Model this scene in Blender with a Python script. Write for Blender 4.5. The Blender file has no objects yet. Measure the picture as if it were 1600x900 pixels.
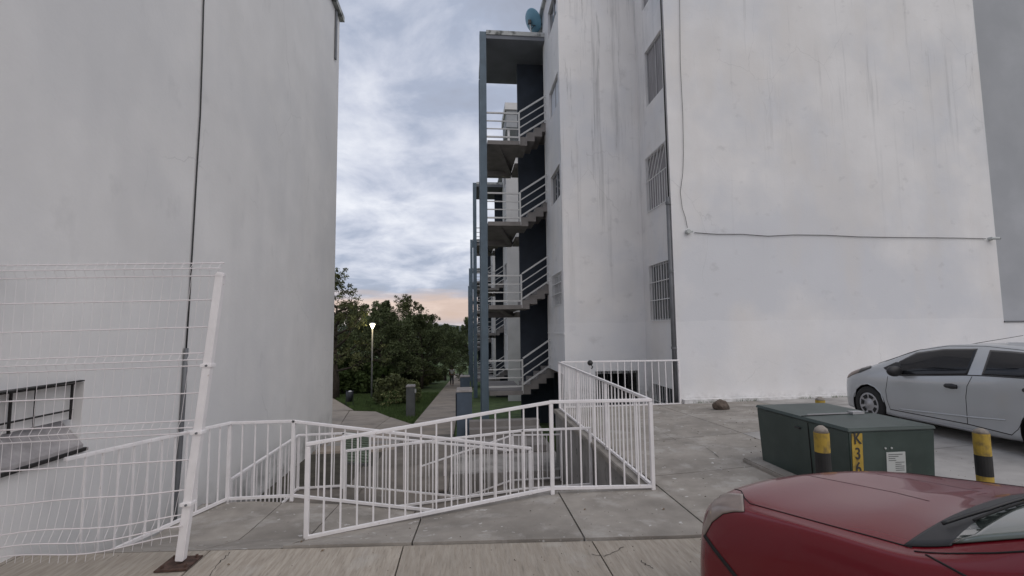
import bpy, bmesh, math, random
import numpy as np
from mathutils import Vector, Matrix, noise
from mathutils.bvhtree import BVHTree
random.seed(7)
SC = bpy.context.scene
COL = SC.collection
R = math.radians
def V(x, y, z): return Vector((x, y, z))

# ------------------------------------------------------------------ camera
F, EYE = 750., 1.8
yaw, pitch, roll = R(5.7), R(4.8), 0.012
fw = Vector((math.sin(yaw)*math.cos(pitch), math.cos(yaw)*math.cos(pitch), math.sin(pitch)))
r0 = Vector((math.cos(yaw), -math.sin(yaw), 0)); u0 = r0.cross(fw)
rt = r0*math.cos(roll) - u0*math.sin(roll); up = u0*math.cos(roll) + r0*math.sin(roll)
cd = bpy.data.cameras.new('camera'); cam = bpy.data.objects.new('camera', cd); COL.objects.link(cam)
cd.sensor_width = 36; cd.lens = 36*F/1600; cd.clip_start = .05; cd.clip_end = 9000
m = Matrix.Identity(4)
for i in range(3):
    m[i][0], m[i][1], m[i][2] = rt[i], up[i], -fw[i]
m[0][3], m[1][3], m[2][3] = 0, 0, EYE
cam.matrix_world = m
SC.camera = cam
SC.render.resolution_x, SC.render.resolution_y = 1024, 576

def at(px, py, X=None, Y=None, Z=None):
    """world point seen at a photograph pixel on a given world plane (used to take measurements)"""
    d = fw + rt*((px-800)/F) + up*((450-py)/F)
    t = X/d.x if X is not None else (Y/d.y if Y is not None else (Z-EYE)/d.z)
    return Vector((d.x*t, d.y*t, d.z*t+EYE))

# ------------------------------------------------------------------ world / sun / exposure
SUN_EL, SUN_AZ = R(48), R(146)         # only a soft brightening of the cloud deck, high and behind the camera
w = bpy.data.worlds.new('World'); SC.world = w; w.use_nodes = True
nt = w.node_tree; nt.nodes.clear(); N = nt.nodes.new; LK = nt.links.new
wo = N('ShaderNodeOutputWorld')
sky = N('ShaderNodeTexSky'); sky.sky_type = 'NISHITA'; sky.sun_disc = False
sky.sun_elevation = SUN_EL; sky.sun_rotation = SUN_AZ; sky.dust_density = 2
bg1 = N('ShaderNodeBackground'); bg1.inputs[1].default_value = .06; LK(sky.outputs[0], bg1.inputs[0])
tc = N('ShaderNodeTexCoord'); sx = N('ShaderNodeSeparateXYZ'); LK(tc.outputs['Generated'], sx.inputs[0])
def wmath(op, a, b=None, c=None):
    n = N('ShaderNodeMath'); n.operation = op
    for k, v in enumerate((a, b, c)):
        if v is None: continue
        if isinstance(v, (int, float)): n.inputs[k].default_value = v
        else: LK(v, n.inputs[k])
    return n.outputs[0]
# cloud layer: direction projected on a high plane, so clouds shrink towards the horizon
zz = wmath('MAXIMUM', sx.outputs[2], 0.0); den = wmath('ADD', zz, .22)
cx = wmath('DIVIDE', sx.outputs[0], den); cy = wmath('DIVIDE', sx.outputs[1], den)
cmb = N('ShaderNodeCombineXYZ'); LK(cx, cmb.inputs[0]); LK(cy, cmb.inputs[1]); cmb.inputs[2].default_value = 3.7
n1 = N('ShaderNodeTexNoise'); n1.inputs['Scale'].default_value = 3.1; n1.inputs['Detail'].default_value = 7
n1.inputs['Roughness'].default_value = .58; n1.inputs['Distortion'].default_value = .25; LK(cmb.outputs[0], n1.inputs['Vector'])
n2 = N('ShaderNodeTexNoise'); n2.inputs['Scale'].default_value = .75; n2.inputs['Detail'].default_value = 3; LK(cmb.outputs[0], n2.inputs['Vector'])
mixn = wmath('ADD', wmath('MULTIPLY', n1.outputs[0], .62), wmath('MULTIPLY', n2.outputs[0], .38))
# more bright gaps in a belt at middle elevation
belt = N('ShaderNodeValToRGB'); LK(zz, belt.inputs[0]); cr = belt.color_ramp
cr.elements[0].position = 0; cr.elements[0].color = (.0,)*3+(1,); cr.elements[1].position = .62; cr.elements[1].color = (.0,)*3+(1,)
for p, v in ((.10, .045), (.20, .06), (.34, .085), (.46, .02)):
    e = cr.elements.new(p); e.color = (v, v, v, 1)
cl = wmath('ADD', mixn, belt.outputs[0])
ramp = N('ShaderNodeValToRGB'); LK(cl, ramp.inputs[0]); cr = ramp.color_ramp
cr.elements[0].position = .36; cr.elements[0].color = (.36, .39, .475, 1)
cr.elements[1].position = .70; cr.elements[1].color = (.86, .88, .94, 1)
e = cr.elements.new(.48); e.color = (.41, .46, .58, 1)
e = cr.elements.new(.57); e.color = (.60, .635, .74, 1)
# horizon glow (afterglow band under the cloud deck)
hz = N('ShaderNodeValToRGB'); cr = hz.color_ramp
n3 = N('ShaderNodeTexNoise'); n3.inputs['Scale'].default_value = 9; n3.inputs['Detail'].default_value = 4
mp3 = N('ShaderNodeMapping'); mp3.inputs['Scale'].default_value = (1, 1, 7); LK(tc.outputs['Generated'], mp3.inputs[0]); LK(mp3.outputs[0], n3.inputs['Vector'])
zj = wmath('ADD', sx.outputs[2], wmath('MULTIPLY', wmath('SUBTRACT', n3.outputs[0], .5), .05))
LK(zj, hz.inputs[0])
cr.elements[0].position = 0; cr.elements[0].color = (.25,)*3+(1,); cr.elements[1].position = .082; cr.elements[1].color = (0, 0, 0, 1)
e = cr.elements.new(.028); e.color = (.6,)*3+(1,)
e = cr.elements.new(.055); e.color = (.62,)*3+(1,)
mg = N('ShaderNodeMixRGB'); LK(hz.outputs[0], mg.inputs[0]); LK(ramp.outputs[0], mg.inputs[1]); mg.inputs[2].default_value = (.84, .57, .39, 1)
bg2 = N('ShaderNodeBackground'); LK(mg.outputs[0], bg2.inputs[0]); bg2.inputs[1].default_value = 1.0
ms = N('ShaderNodeMixShader'); ms.inputs[0].default_value = .9; LK(bg1.outputs[0], ms.inputs[1]); LK(bg2.outputs[0], ms.inputs[2])
LK(ms.outputs[0], wo.inputs[0])
sl = bpy.data.lights.new('sun', 'SUN'); sl.energy = 1.02; sl.angle = R(75); sl.color = (1, .91, .80)
so = bpy.data.objects.new('sun', sl); COL.objects.link(so)
so.rotation_euler = Vector((math.sin(SUN_AZ)*math.cos(SUN_EL), math.cos(SUN_AZ)*math.cos(SUN_EL), math.sin(SUN_EL))).to_track_quat('Z', 'Y').to_euler()
SC.view_settings.view_transform = 'Standard'; SC.view_settings.look = 'None'; SC.view_settings.exposure = .14; SC.view_settings.gamma = 1
SC.view_settings.use_curve_mapping = False

# ------------------------------------------------------------------ materials
def mat(name, col, rough=.7, metal=0, noise_amt=.0, scale=4., bump=0, bscale=60, spec=.5, coat=0, extra=None, stretch=(1, 1, 1), trans=0, rnd=0, alpha=1):
    mt = bpy.data.materials.new(name); mt.use_nodes = True
    t = mt.node_tree; b = t.nodes['Principled BSDF']
    b.inputs['Roughness'].default_value = rough; b.inputs['Metallic'].default_value = metal
    b.inputs['Specular IOR Level'].default_value = spec; b.inputs['Coat Weight'].default_value = coat
    b.inputs['Transmission Weight'].default_value = trans; b.inputs['Alpha'].default_value = alpha
    c = (*col, 1)
    g = t.nodes.new('ShaderNodeNewGeometry')
    out = None
    if noise_amt:
        mp = t.nodes.new('ShaderNodeMapping'); mp.inputs['Scale'].default_value = stretch; t.links.new(g.outputs['Position'], mp.inputs[0])
        n = t.nodes.new('ShaderNodeTexNoise'); n.inputs['Scale'].default_value = scale; n.inputs['Detail'].default_value = 6; t.links.new(mp.outputs[0], n.inputs['Vector'])
        r = t.nodes.new('ShaderNodeValToRGB'); t.links.new(n.outputs[0], r.inputs[0])
        lo, hi = 1-noise_amt, 1+noise_amt
        r.color_ramp.elements[0].position = .3; r.color_ramp.elements[0].color = (col[0]*lo, col[1]*lo, col[2]*lo, 1)
        r.color_ramp.elements[1].position = .7; r.color_ramp.elements[1].color = (min(1, col[0]*hi), min(1, col[1]*hi), min(1, col[2]*hi), 1)
        out = r.outputs[0]
    else:
        rgb = t.nodes.new('ShaderNodeRGB'); rgb.outputs[0].default_value = c; out = rgb.outputs[0]
    if rnd:
        oi = t.nodes.new('ShaderNodeObjectInfo'); hs = t.nodes.new('ShaderNodeHueSaturation')
        mr = t.nodes.new('ShaderNodeMapRange'); mr.inputs['To Min'].default_value = 1-rnd; mr.inputs['To Max'].default_value = 1+rnd
        t.links.new(oi.outputs['Random'], mr.inputs[0]); t.links.new(mr.outputs[0], hs.inputs['Value']); t.links.new(out, hs.inputs['Color']); out = hs.outputs[0]
    if extra: out = extra(t, g, out)
    t.links.new(out, b.inputs['Base Color'])
    if bump:
        mp2 = t.nodes.new('ShaderNodeMapping'); mp2.inputs['Scale'].default_value = stretch; t.links.new(g.outputs['Position'], mp2.inputs[0])
        n = t.nodes.new('ShaderNodeTexNoise'); n.inputs['Scale'].default_value = bscale; n.inputs['Detail'].default_value = 5; t.links.new(mp2.outputs[0], n.inputs['Vector'])
        bp = t.nodes.new('ShaderNodeBump'); bp.inputs['Strength'].default_value = bump; bp.inputs['Distance'].default_value = .01
        t.links.new(n.outputs[0], bp.inputs['Height']); t.links.new(bp.outputs[0], b.inputs['Normal'])
    return mt

def layer(t, g, base, col, scale, lo, hi, stretch=(1, 1, 1), amt=1., detail=5, zfade=None, off=(0, 0, 0), rough=.55):
    """mix a stain colour over base where stretched noise is above lo..hi; zfade=(z0,z1) limits it in height"""
    mp = t.nodes.new('ShaderNodeMapping'); mp.inputs['Scale'].default_value = stretch; mp.inputs['Location'].default_value = off
    t.links.new(g.outputs['Position'], mp.inputs[0])
    n = t.nodes.new('ShaderNodeTexNoise'); n.inputs['Scale'].default_value = scale; n.inputs['Detail'].default_value = detail; n.inputs['Roughness'].default_value = rough
    t.links.new(mp.outputs[0], n.inputs['Vector'])
    mr = t.nodes.new('ShaderNodeMapRange'); mr.inputs[1].default_value = lo; mr.inputs[2].default_value = hi; mr.inputs[4].default_value = amt
    t.links.new(n.outputs[0], mr.inputs[0]); f = mr.outputs[0]
    if zfade:
        s = t.nodes.new('ShaderNodeSeparateXYZ'); t.links.new(g.outputs['Position'], s.inputs[0])
        m2 = t.nodes.new('ShaderNodeMapRange'); m2.inputs[1].default_value = zfade[0]; m2.inputs[2].default_value = zfade[1]
        t.links.new(s.outputs[2], m2.inputs[0])
        mm = t.nodes.new('ShaderNodeMath'); mm.operation = 'MULTIPLY'; t.links.new(f, mm.inputs[0]); t.links.new(m2.outputs[0], mm.inputs[1]); f = mm.outputs[0]
    mx = t.nodes.new('ShaderNodeMixRGB'); t.links.new(f, mx.inputs[0]); t.links.new(base, mx.inputs[1]); mx.inputs[2].default_value = (*col, 1)
    return mx.outputs[0]

def hairline(t, g, base, scale, amt, off):
    mp = t.nodes.new('ShaderNodeMapping'); mp.inputs['Location'].default_value = off; mp.inputs['Scale'].default_value = (1, 1, .6); t.links.new(g.outputs['Position'], mp.inputs[0])
    n = t.nodes.new('ShaderNodeTexNoise'); n.inputs['Scale'].default_value = 3.5; n.inputs['Detail'].default_value = 5; t.links.new(mp.outputs[0], n.inputs['Vector'])
    mx = t.nodes.new('ShaderNodeMixRGB'); mx.inputs[0].default_value = .16; t.links.new(mp.outputs[0], mx.inputs[1]); t.links.new(n.outputs['Color'], mx.inputs[2])
    v = t.nodes.new('ShaderNodeTexVoronoi'); v.feature = 'DISTANCE_TO_EDGE'; v.inputs['Scale'].default_value = scale; t.links.new(mx.outputs[0], v.inputs['Vector'])
    m1 = t.nodes.new('ShaderNodeMapRange'); m1.inputs[1].default_value = .0045; m1.inputs[2].default_value = .0; t.links.new(v.outputs['Distance'], m1.inputs[0])
    n2_ = t.nodes.new('ShaderNodeTexNoise'); n2_.inputs['Scale'].default_value = .55; t.links.new(mp.outputs[0], n2_.inputs['Vector'])
    m2 = t.nodes.new('ShaderNodeMapRange'); m2.inputs[1].default_value = .52; m2.inputs[2].default_value = .62; m2.inputs[4].default_value = amt; t.links.new(n2_.outputs[0], m2.inputs[0])
    f = t.nodes.new('ShaderNodeMath'); f.operation = 'MULTIPLY'; t.links.new(m1.outputs[0], f.inputs[0]); t.links.new(m2.outputs[0], f.inputs[1])
    q = t.nodes.new('ShaderNodeMixRGB'); t.links.new(f.outputs[0], q.inputs[0]); t.links.new(base, q.inputs[1]); q.inputs[2].default_value = (.18, .175, .17, 1)
    return q.outputs[0]
def plaster_right(t, g, o):
    o = layer(t, g, o, (.60, .615, .65), .35, .42, .60, amt=.7, off=(3, 0, 1))
    o = layer(t, g, o, (.68, .65, .62), .9, .50, .66, stretch=(1, 1, .35), amt=.45)
    o = layer(t, g, o, (.30, .30, .30), 1.5, .57, .76, stretch=(2.4, 2.4, .14), amt=.6, zfade=(2.5, 9.5), detail=8, rough=.68)
    o = layer(t, g, o, (.27, .265, .26), 1.0, .62, .72, stretch=(4.2, 4.2, .13), amt=.6, zfade=(4.5, 11), detail=9, off=(5, 2, 0), rough=.7)
    o = layer(t, g, o, (.40, .39, .39), 2.3, .62, .80, stretch=(1, 1, 1.3), amt=.5, detail=8)
    s = t.nodes.new('ShaderNodeSeparateXYZ'); t.links.new(g.outputs['Position'], s.inputs[0])
    # newer coat of paint below about 1.9 m with an uneven upper edge
    n = t.nodes.new('ShaderNodeTexNoise'); n.inputs['Scale'].default_value = 1.1; t.links.new(g.outputs['Position'], n.inputs['Vector'])
    a = t.nodes.new('ShaderNodeMath'); a.operation = 'MULTIPLY_ADD'; a.inputs[1].default_value = .12; a.inputs[2].default_value = 1.86; t.links.new(n.outputs[0], a.inputs[0])
    l = t.nodes.new('ShaderNodeMath'); l.operation = 'LESS_THAN'; t.links.new(s.outputs[2], l.inputs[0]); t.links.new(a.outputs[0], l.inputs[1])
    f = t.nodes.new('ShaderNodeMath'); f.operation = 'MULTIPLY'; f.inputs[1].default_value = .30; t.links.new(l.outputs[0], f.inputs[0])
    mx = t.nodes.new('ShaderNodeMixRGB'); t.links.new(f.outputs[0], mx.inputs[0]); t.links.new(o, mx.inputs[1]); mx.inputs[2].default_value = (.79, .79, .80, 1)
    o = layer(t, g, mx.outputs[0], (.45, .44, .43), 3.2, .60, .82, stretch=(1, 1, 1.8), amt=.4, detail=7, zfade=(1.3, .1))
    o = layer(t, g, o, (.22, .20, .18), 7, .40, .70, amt=.75, detail=8, zfade=(.28, -.02))
    return hairline(t, g, o, .8, .2, (2, 1, 4))
def plaster_left(t, g, o):
    o = layer(t, g, o, (.66, .66, .665), .4, .45, .62, amt=.6)
    o = layer(t, g, o, (.60, .60, .605), .6, .52, .74, stretch=(1, 1.2, .22), amt=.5, detail=4)
    o = layer(t, g, o, (.45, .45, .45), 2.2, .63, .78, stretch=(1, 1, .6), amt=.3, detail=7)
    o = layer(t, g, o, (.10, .10, .09), 2.5, .38, .62, stretch=(1, 1, 1), amt=.9, detail=7, zfade=(-.35, -1.2))
    return hairline(t, g, o, .7, .2, (7, 3, 1))
M = {}
M['plaster_r'] = mat('white plaster', (.76, .745, .735), .85, noise_amt=.05, scale=1.2, bump=.22, bscale=28, extra=plaster_right)
M['plaster_l'] = mat('off white plaster', (.755, .745, .735), .85, noise_amt=.05, scale=1.2, bump=.22, bscale=18, extra=plaster_left)
M['plaster_s'] = mat('stained white plaster', (.76, .745, .735), .85, noise_amt=.05, scale=1.2, bump=.22, bscale=28, extra=lambda t, g, o: layer(t, g, layer(t, g, plaster_right(t, g, o), (.16, .16, .165), .9, .54, .66, stretch=(4.5, 1, .16), amt=.42, zfade=(1.5, 7), detail=9, off=(3.3, 0, 1), rough=.68), (.10, .10, .10), 1.6, .60, .70, stretch=(4.5, 1, .30), amt=.5, zfade=(3.5, 9), detail=9, off=(1.2, 0, 2), rough=.7))
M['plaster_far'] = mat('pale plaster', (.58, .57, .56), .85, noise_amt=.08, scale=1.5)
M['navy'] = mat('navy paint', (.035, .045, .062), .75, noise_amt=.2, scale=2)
M['steelblue'] = mat('blue grey paint', (.10, .14, .175), .6, noise_amt=.15, scale=3, extra=lambda t, g, o: layer(t, g, o, (.15, .19, .22), 5, .55, .8, amt=.5, stretch=(1, 1, .2)))
M['concrete_in'] = mat('grey slab concrete', (.22, .205, .195), .9, noise_amt=.15, scale=3, bump=.2)
M['soffit'] = mat('soffit paint', (.17, .18, .20), .85, noise_amt=.12, scale=1.5)
M['slabedge'] = mat('stained slab edge', (.42, .43, .42), .85, noise_amt=.2, scale=2, extra=lambda t, g, o: layer(t, g, o, (.07, .075, .07), 3.5, .5, .62, amt=.85))
def conc_extra(t, g, o):
    o = layer(t, g, o, (.165, .15, .132), 1.3, .42, .66, amt=.6, detail=8)
    o = layer(t, g, o, (.44, .42, .395), 2.1, .52, .66, amt=.6, detail=9, off=(4, 4, 0), rough=.7)
    o = layer(t, g, o, (.60, .59, .575), 11, .66, .71, amt=.8, detail=4, off=(1, 7, 0))
    o = layer(t, g, o, (.07, .065, .06), 9, .68, .80, amt=.7, detail=6, off=(8, 1, 0))
    return o
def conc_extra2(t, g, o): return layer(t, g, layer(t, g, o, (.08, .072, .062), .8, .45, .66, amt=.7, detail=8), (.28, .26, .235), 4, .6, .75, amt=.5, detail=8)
M['pave'] = mat('weathered concrete', (.30, .275, .245), .9, noise_amt=.14, scale=5, bump=.35, bscale=90, extra=conc_extra, rnd=.10)
def street_extra(t, g, o):
    o = layer(t, g, o, (.28, .24, .195), 4, .42, .62, amt=.6, detail=8, stretch=(9, 1.0, 1))
    o = layer(t, g, o, (.15, .13, .112), 10, .56, .76, amt=.6, detail=8, stretch=(7, .7, 1), off=(2, 0, 0))
    o = layer(t, g, o, (.45, .43, .40), 2, .58, .72, amt=.5, detail=8, off=(2, 3, 0))
    return o
M['street'] = mat('brushed concrete', (.37, .33, .28), .9, noise_amt=.12, scale=6, bump=.5, bscale=30, stretch=(4, .6, 1), extra=street_extra, rnd=.08)
M['lot'] = mat('pale lot concrete', (.36, .345, .33), .9, noise_amt=.12, scale=4, bump=.3, bscale=90, rnd=.08, extra=lambda t, g, o: layer(t, g, layer(t, g, o, (.16, .15, .14), 1.2, .48, .7, amt=.75, detail=8), (.48, .47, .45), 2.3, .6, .75, amt=.5, detail=8, off=(4, 1, 0)))
M['path'] = mat('path concrete', (.30, .255, .21), .9, noise_amt=.14, scale=2, bump=.3, bscale=50, rnd=.10, extra=lambda t, g, o: layer(t, g, o, (.15, .135, .12), .9, .5, .7, amt=.7, detail=8))
M['darkened'] = mat('damp worn concrete', (.17, .15, .13), .9, noise_amt=.2, scale=2.5, bump=.4, bscale=60, rnd=.1, extra=conc_extra2)  # path concrete with the darkness of the sunken ramps put into its colour
M['joint'] = mat('joint dirt', (.05, .045, .04), 1, noise_amt=.3, scale=8)
M['retain'] = mat('bare render', (.30, .285, .27), .92, noise_amt=.15, scale=3, bump=.4, bscale=40, extra=lambda t, g, o: layer(t, g, layer(t, g, o, (.09, .085, .08), 1.5, .5, .68, amt=.8, detail=8, stretch=(1, 1, .35)), (.05, .05, .045), 6, .6, .75, amt=.8, detail=8))
M['soil'] = mat('dark soil', (.055, .05, .038), 1, noise_amt=.35, scale=4, bump=.5)
M['rail'] = mat('white rail paint', (.80, .775, .78), .45, noise_amt=.05, scale=9, extra=lambda t, g, o: layer(t, g, o, (.34, .24, .18), 30, .66, .76, amt=.6))
M['fence'] = mat('white wire coating', (.74, .70, .71), .4)
M['stairrail'] = mat('grey white rail paint', (.55, .55, .54), .5)
M['alu'] = mat('aluminium', (.42, .42, .43), .4, metal=.6)
M['glass'] = mat('window glass', (.05, .055, .06), .06, spec=.6)
M['curtain'] = mat('grey curtain', (.27, .26, .265), .9, noise_amt=.35, scale=9, stretch=(9, 9, .25))
M['whitepane'] = mat('reflective white pane', (.6, .63, .68), .3)  # bright reflection on the pane put into its base colour
M['grille'] = mat('white grille paint', (.74, .74, .74), .5)
M['blackiron'] = mat('black iron', (.015, .014, .014), .5)
M['pipe'] = mat('grey pvc pipe', (.13, .135, .145), .5, noise_amt=.15, scale=5)
M['cable'] = mat('black cable', (.02, .02, .02), .5)
M['rust'] = mat('rusty plate', (.07, .04, .03), .9, noise_amt=.5, scale=22, bump=.4)
M['greenbox'] = mat('transformer green', (.027, .045, .040), .42, noise_amt=.12, scale=3, extra=lambda t, g, o: layer(t, g, layer(t, g, o, (.055, .08, .072), 2.2, .46, .7, amt=.6), (.13, .14, .12), 9, .66, .78, amt=.4, detail=8))
M['yellow'] = mat('worn yellow paint', (.42, .285, .045), .75, noise_amt=.15, scale=9, extra=lambda t, g, o: layer(t, g, o, (.13, .10, .05), 12, .50, .68, amt=.8, detail=8))
M['black'] = mat('worn black paint', (.018, .018, .018), .7, noise_amt=.3, scale=9, extra=lambda t, g, o: layer(t, g, o, (.10, .09, .07), 14, .66, .78, amt=.6))
M['oldcon'] = mat('worn concrete cap', (.26, .23, .20), .95, noise_amt=.3, scale=14, bump=.6)
M['sticker'] = mat('sticker', (.45, .47, .46), .5)
M['ink'] = mat('ink', (.03, .03, .03), .6)
M['silver'] = mat('silver car paint', (.47, .49, .51), .32, metal=.3, coat=.7, noise_amt=.03, scale=2)
M['red'] = mat('dusty red car paint', (.15, .003, .010), .26, metal=.0, spec=.25, coat=.38, extra=lambda t, g, o: layer(t, g, layer(t, g, o, (.12, .012, .016), 1.2, .4, .75, amt=.3), (.26, .12, .12), 70, .72, .84, amt=.25))
M['tint'] = mat('dark tinted glass', (.014, .015, .018), .06, spec=.4)
M['shield'] = mat('windscreen glass', (.10, .125, .11), .12, spec=.6, coat=1.)  # pale green reflection put into the base colour of the glass
M['rubber'] = mat('tyre rubber', (.02, .02, .02), .85, noise_amt=.2, scale=20)
M['plastic'] = mat('black plastic', (.022, .022, .024), .5)
M['hub'] = mat('silver wheel cover', (.42, .42, .44), .35, metal=.4)
M['seam'] = mat('panel gap', (.012, .01, .01), .9)
M['lens'] = mat('hazy lamp lens', (.22, .17, .145), .4, coat=.4, noise_amt=.18, scale=12)
M['lens_dark'] = mat('lamp interior', (.05, .05, .05), .3)
M['chrome'] = mat('lamp reflector', (.6, .6, .6), .15, metal=1)
M['meter'] = mat('slate blue wall paint', (.075, .10, .135), .7, noise_amt=.15, scale=4)
M['metercap'] = mat('mortar cap', (.27, .25, .24), .9, noise_amt=.2, scale=8)
M['greypillar'] = mat('dark grey render', (.11, .115, .115), .85, noise_amt=.15, scale=4)
M['grass'] = mat('grass', (.06, .095, .026), 1, noise_amt=.45, scale=2.5, extra=lambda t, g, o: layer(t, g, o, (.10, .11, .045), 1.1, .55, .75, amt=.6, detail=8))
M['bark'] = mat('bark', (.05, .04, .03), .95, noise_amt=.3, scale=7, bump=.5)
def leafmat(n, c): return mat(n, c, .75, noise_amt=.45, scale=1.3, spec=.25, rnd=.15, extra=lambda t, g, o: layer(t, g, o, (c[0]*.6, c[1]*.6, c[2]*.6), 5, .48, .62, amt=.6))
M['leaf1'] = leafmat('dark leaves', (.095, .118, .052)); M['leaf2'] = leafmat('olive leaves', (.12, .135, .055)); M['leaf3'] = leafmat('fern green leaves', (.085, .125, .04))
M['flower'] = mat('yellow green blossom', (.35, .32, .15), .8)
M['binblack'] = mat('bin plastic', (.02, .024, .03), .6)
M['dish'] = mat('teal blue dish paint', (.11, .25, .34), .45, noise_amt=.08, scale=4)
M['hill'] = mat('far hillside', (.09, .105, .10), 1, noise_amt=.2, scale=.01)
M['skin'] = mat('skin', (.28, .15, .10), .6)
M['shirt'] = mat('white shirt', (.6, .6, .6), .8); M['trousers'] = mat('dark trousers', (.03, .032, .04), .8); M['hair'] = mat('black hair', (.012, .01, .01), .7)
em = bpy.data.materials.new('lit lamp'); em.use_nodes = True
b_ = em.node_tree.nodes['Principled BSDF']; b_.inputs['Base Color'].default_value = (1, .95, .8, 1); b_.inputs['Emission Color'].default_value = (1, .88, .62, 1); b_.inputs['Emission Strength'].default_value = 6
M['lit'] = em
M['greypole'] = mat('painted lamp pole', (.22, .22, .21), .6)
M['galv'] = mat('galvanised pole', (.45, .45, .44), .5, metal=.4)

# ------------------------------------------------------------------ object helpers
class MB:
    def __init__(s): s.v = []; s.f = []
    def add(s, vs, fs):
        o = len(s.v); s.v += [tuple(p) for p in vs]; s.f += [tuple(i+o for i in f) for f in fs]; return s
    def box(s, a, b):
        x0, x1 = sorted((a[0], b[0])); y0, y1 = sorted((a[1], b[1])); z0, z1 = sorted((a[2], b[2]))
        return s.hexa([(x0, y0, z0), (x1, y0, z0), (x1, y1, z0), (x0, y1, z0), (x0, y0, z1), (x1, y0, z1), (x1, y1, z1), (x0, y1, z1)])
    def hexa(s, v): return s.add(v, [(0, 3, 2, 1), (4, 5, 6, 7), (0, 1, 5, 4), (1, 2, 6, 5), (2, 3, 7, 6), (3, 0, 4, 7)])
    def bar(s, p, q, w, h=None, upv=(0, 0, 1)):
        p, q = Vector(p), Vector(q); h = h or w; d = (q-p).normalized(); u = Vector(upv)
        if abs(d.dot(u)) > .99: u = Vector((0, 1, 0))
        sd = d.cross(u).normalized()*w/2; u2 = sd.cross(d).normalized()*h/2
        vs = [e+a*sd+b*u2 for e in (p, q) for a, b in ((-1, -1), (1, -1), (1, 1), (-1, 1))]
        return s.add(vs, [(3, 2, 1, 0), (4, 5, 6, 7), (0, 1, 5, 4), (1, 2, 6, 5), (2, 3, 7, 6), (3, 0, 4, 7)])
    def tube(s, pts, r, n=8, cap=True):
        pts = [Vector(p) for p in pts]; rr = r if isinstance(r, (list, tuple)) else [r]*len(pts); o = len(s.v)
        prev = None
        for i, p in enumerate(pts):
            d = (pts[min(i+1, len(pts)-1)]-pts[max(i-1, 0)]).normalized()
            if prev is None:
                a = Vector((0, 0, 1)) if abs(d.z) < .9 else Vector((1, 0, 0)); a = d.cross(a).normalized()
            else:
                a = prev-d*prev.dot(d); a = a.normalized() if a.length > 1e-6 else d.orthogonal().normalized()
            prev = a; b = d.cross(a)
            for k in range(n):
                t = 2*math.pi*k/n; s.v.append(tuple(p+(a*math.cos(t)+b*math.sin(t))*rr[i]))
        for i in range(len(pts)-1):
            for k in range(n):
                k2 = (k+1) % n; s.f.append((o+i*n+k, o+i*n+k2, o+(i+1)*n+k2, o+(i+1)*n+k))
        if cap:
            s.f.append(tuple(o+k for k in range(n))[::-1]); s.f.append(tuple(o+(len(pts)-1)*n+k for k in range(n)))
        return s
    def lathe(s, prof, c, n=24, axis='z'):
        o = len(s.v)
        for r, h in prof:
            for k in range(n):
                t = 2*math.pi*k/n; x, y = r*math.cos(t), r*math.sin(t)
                p = {'z': (x, y, h), 'y': (x, h, y), 'x': (h, x, y)}[axis]
                s.v.append((c[0]+p[0], c[1]+p[1], c[2]+p[2]))
        for i in range(len(prof)-1):
            for k in range(n):
                k2 = (k+1) % n; s.f.append((o+i*n+k, o+i*n+k2, o+(i+1)*n+k2, o+(i+1)*n+k))
        return s

def obj(name, mb, mt, parent=None, smooth=False, bevel=0, fix=False):
    v = mb.v
    o0 = (0, 0, 0)
    if parent is not None and 'ox' in ORG.get(parent.name, {}): o0 = ORG[parent.name]['ox']
    me = bpy.data.meshes.new(name); me.from_pydata([(a-o0[0], b-o0[1], c-o0[2]) for a, b, c in v], [], mb.f)
    if fix or bevel:
        bm = bmesh.new(); bm.from_mesh(me)
        if fix: bmesh.ops.remove_doubles(bm, verts=bm.verts, dist=1e-5); bmesh.ops.recalc_face_normals(bm, faces=bm.faces)
        if bevel: bmesh.ops.bevel(bm, geom=[e for e in bm.edges if len(e.link_faces) == 2 and e.calc_face_angle(0) > .6], offset=bevel, segments=2, affect='EDGES')
        bm.to_mesh(me); bm.free()
    if smooth: me.polygons.foreach_set('use_smooth', [True]*len(me.polygons))
    me.materials.append(M[mt] if isinstance(mt, str) else mt)
    o = bpy.data.objects.new(name, me); COL.objects.link(o)
    if parent is not None: o.parent = parent; ORG[o.name] = {'ox': o0}
    return o
ORG = {}
def thing(name, loc, label, cat, group=None):
    o = bpy.data.objects.new(name, None); COL.objects.link(o); o.location = loc; o.empty_display_size = .1
    ORG[o.name] = {'ox': tuple(loc)}
    return tag(o, label, cat, group)
def tag(o, label=None, cat=None, group=None, kind=None):
    if label: o['label'] = label
    if cat: o['category'] = cat
    if group: o['group'] = group
    if kind: o['kind'] = kind
    return o
def struct(name, loc=(0, 0, 0)):
    o = bpy.data.objects.new(name, None); COL.objects.link(o); o.location = loc; ORG[o.name] = {'ox': tuple(loc)}; o['kind'] = 'structure'; return o
def kids(o): return [c for c in ALLKIDS() if c.parent == o]
def copy_tree(root, loc, rotz=None, scale=None, label=None):
    r = root.copy(); COL.objects.link(r); r.location = loc
    if rotz is not None: r.rotation_euler = (0, 0, rotz)
    if scale is not None: r.scale = scale
    if label: r['label'] = label
    for c in list(root.children):
        d = c.copy(); COL.objects.link(d); d.parent = r
        for g in list(c.children):
            e = g.copy(); COL.objects.link(e); e.parent = d
    return r
def share(name, src_mesh, loc, parent, scale=(1, 1, 1), rot=None):
    o = bpy.data.objects.new(name, src_mesh); COL.objects.link(o); o.parent = parent
    ox = ORG[parent.name]['ox']; o.location = (loc[0]-ox[0], loc[1]-ox[1], loc[2]-ox[2]); o.scale = scale
    if rot: o.rotation_euler = rot
    return o
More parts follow.
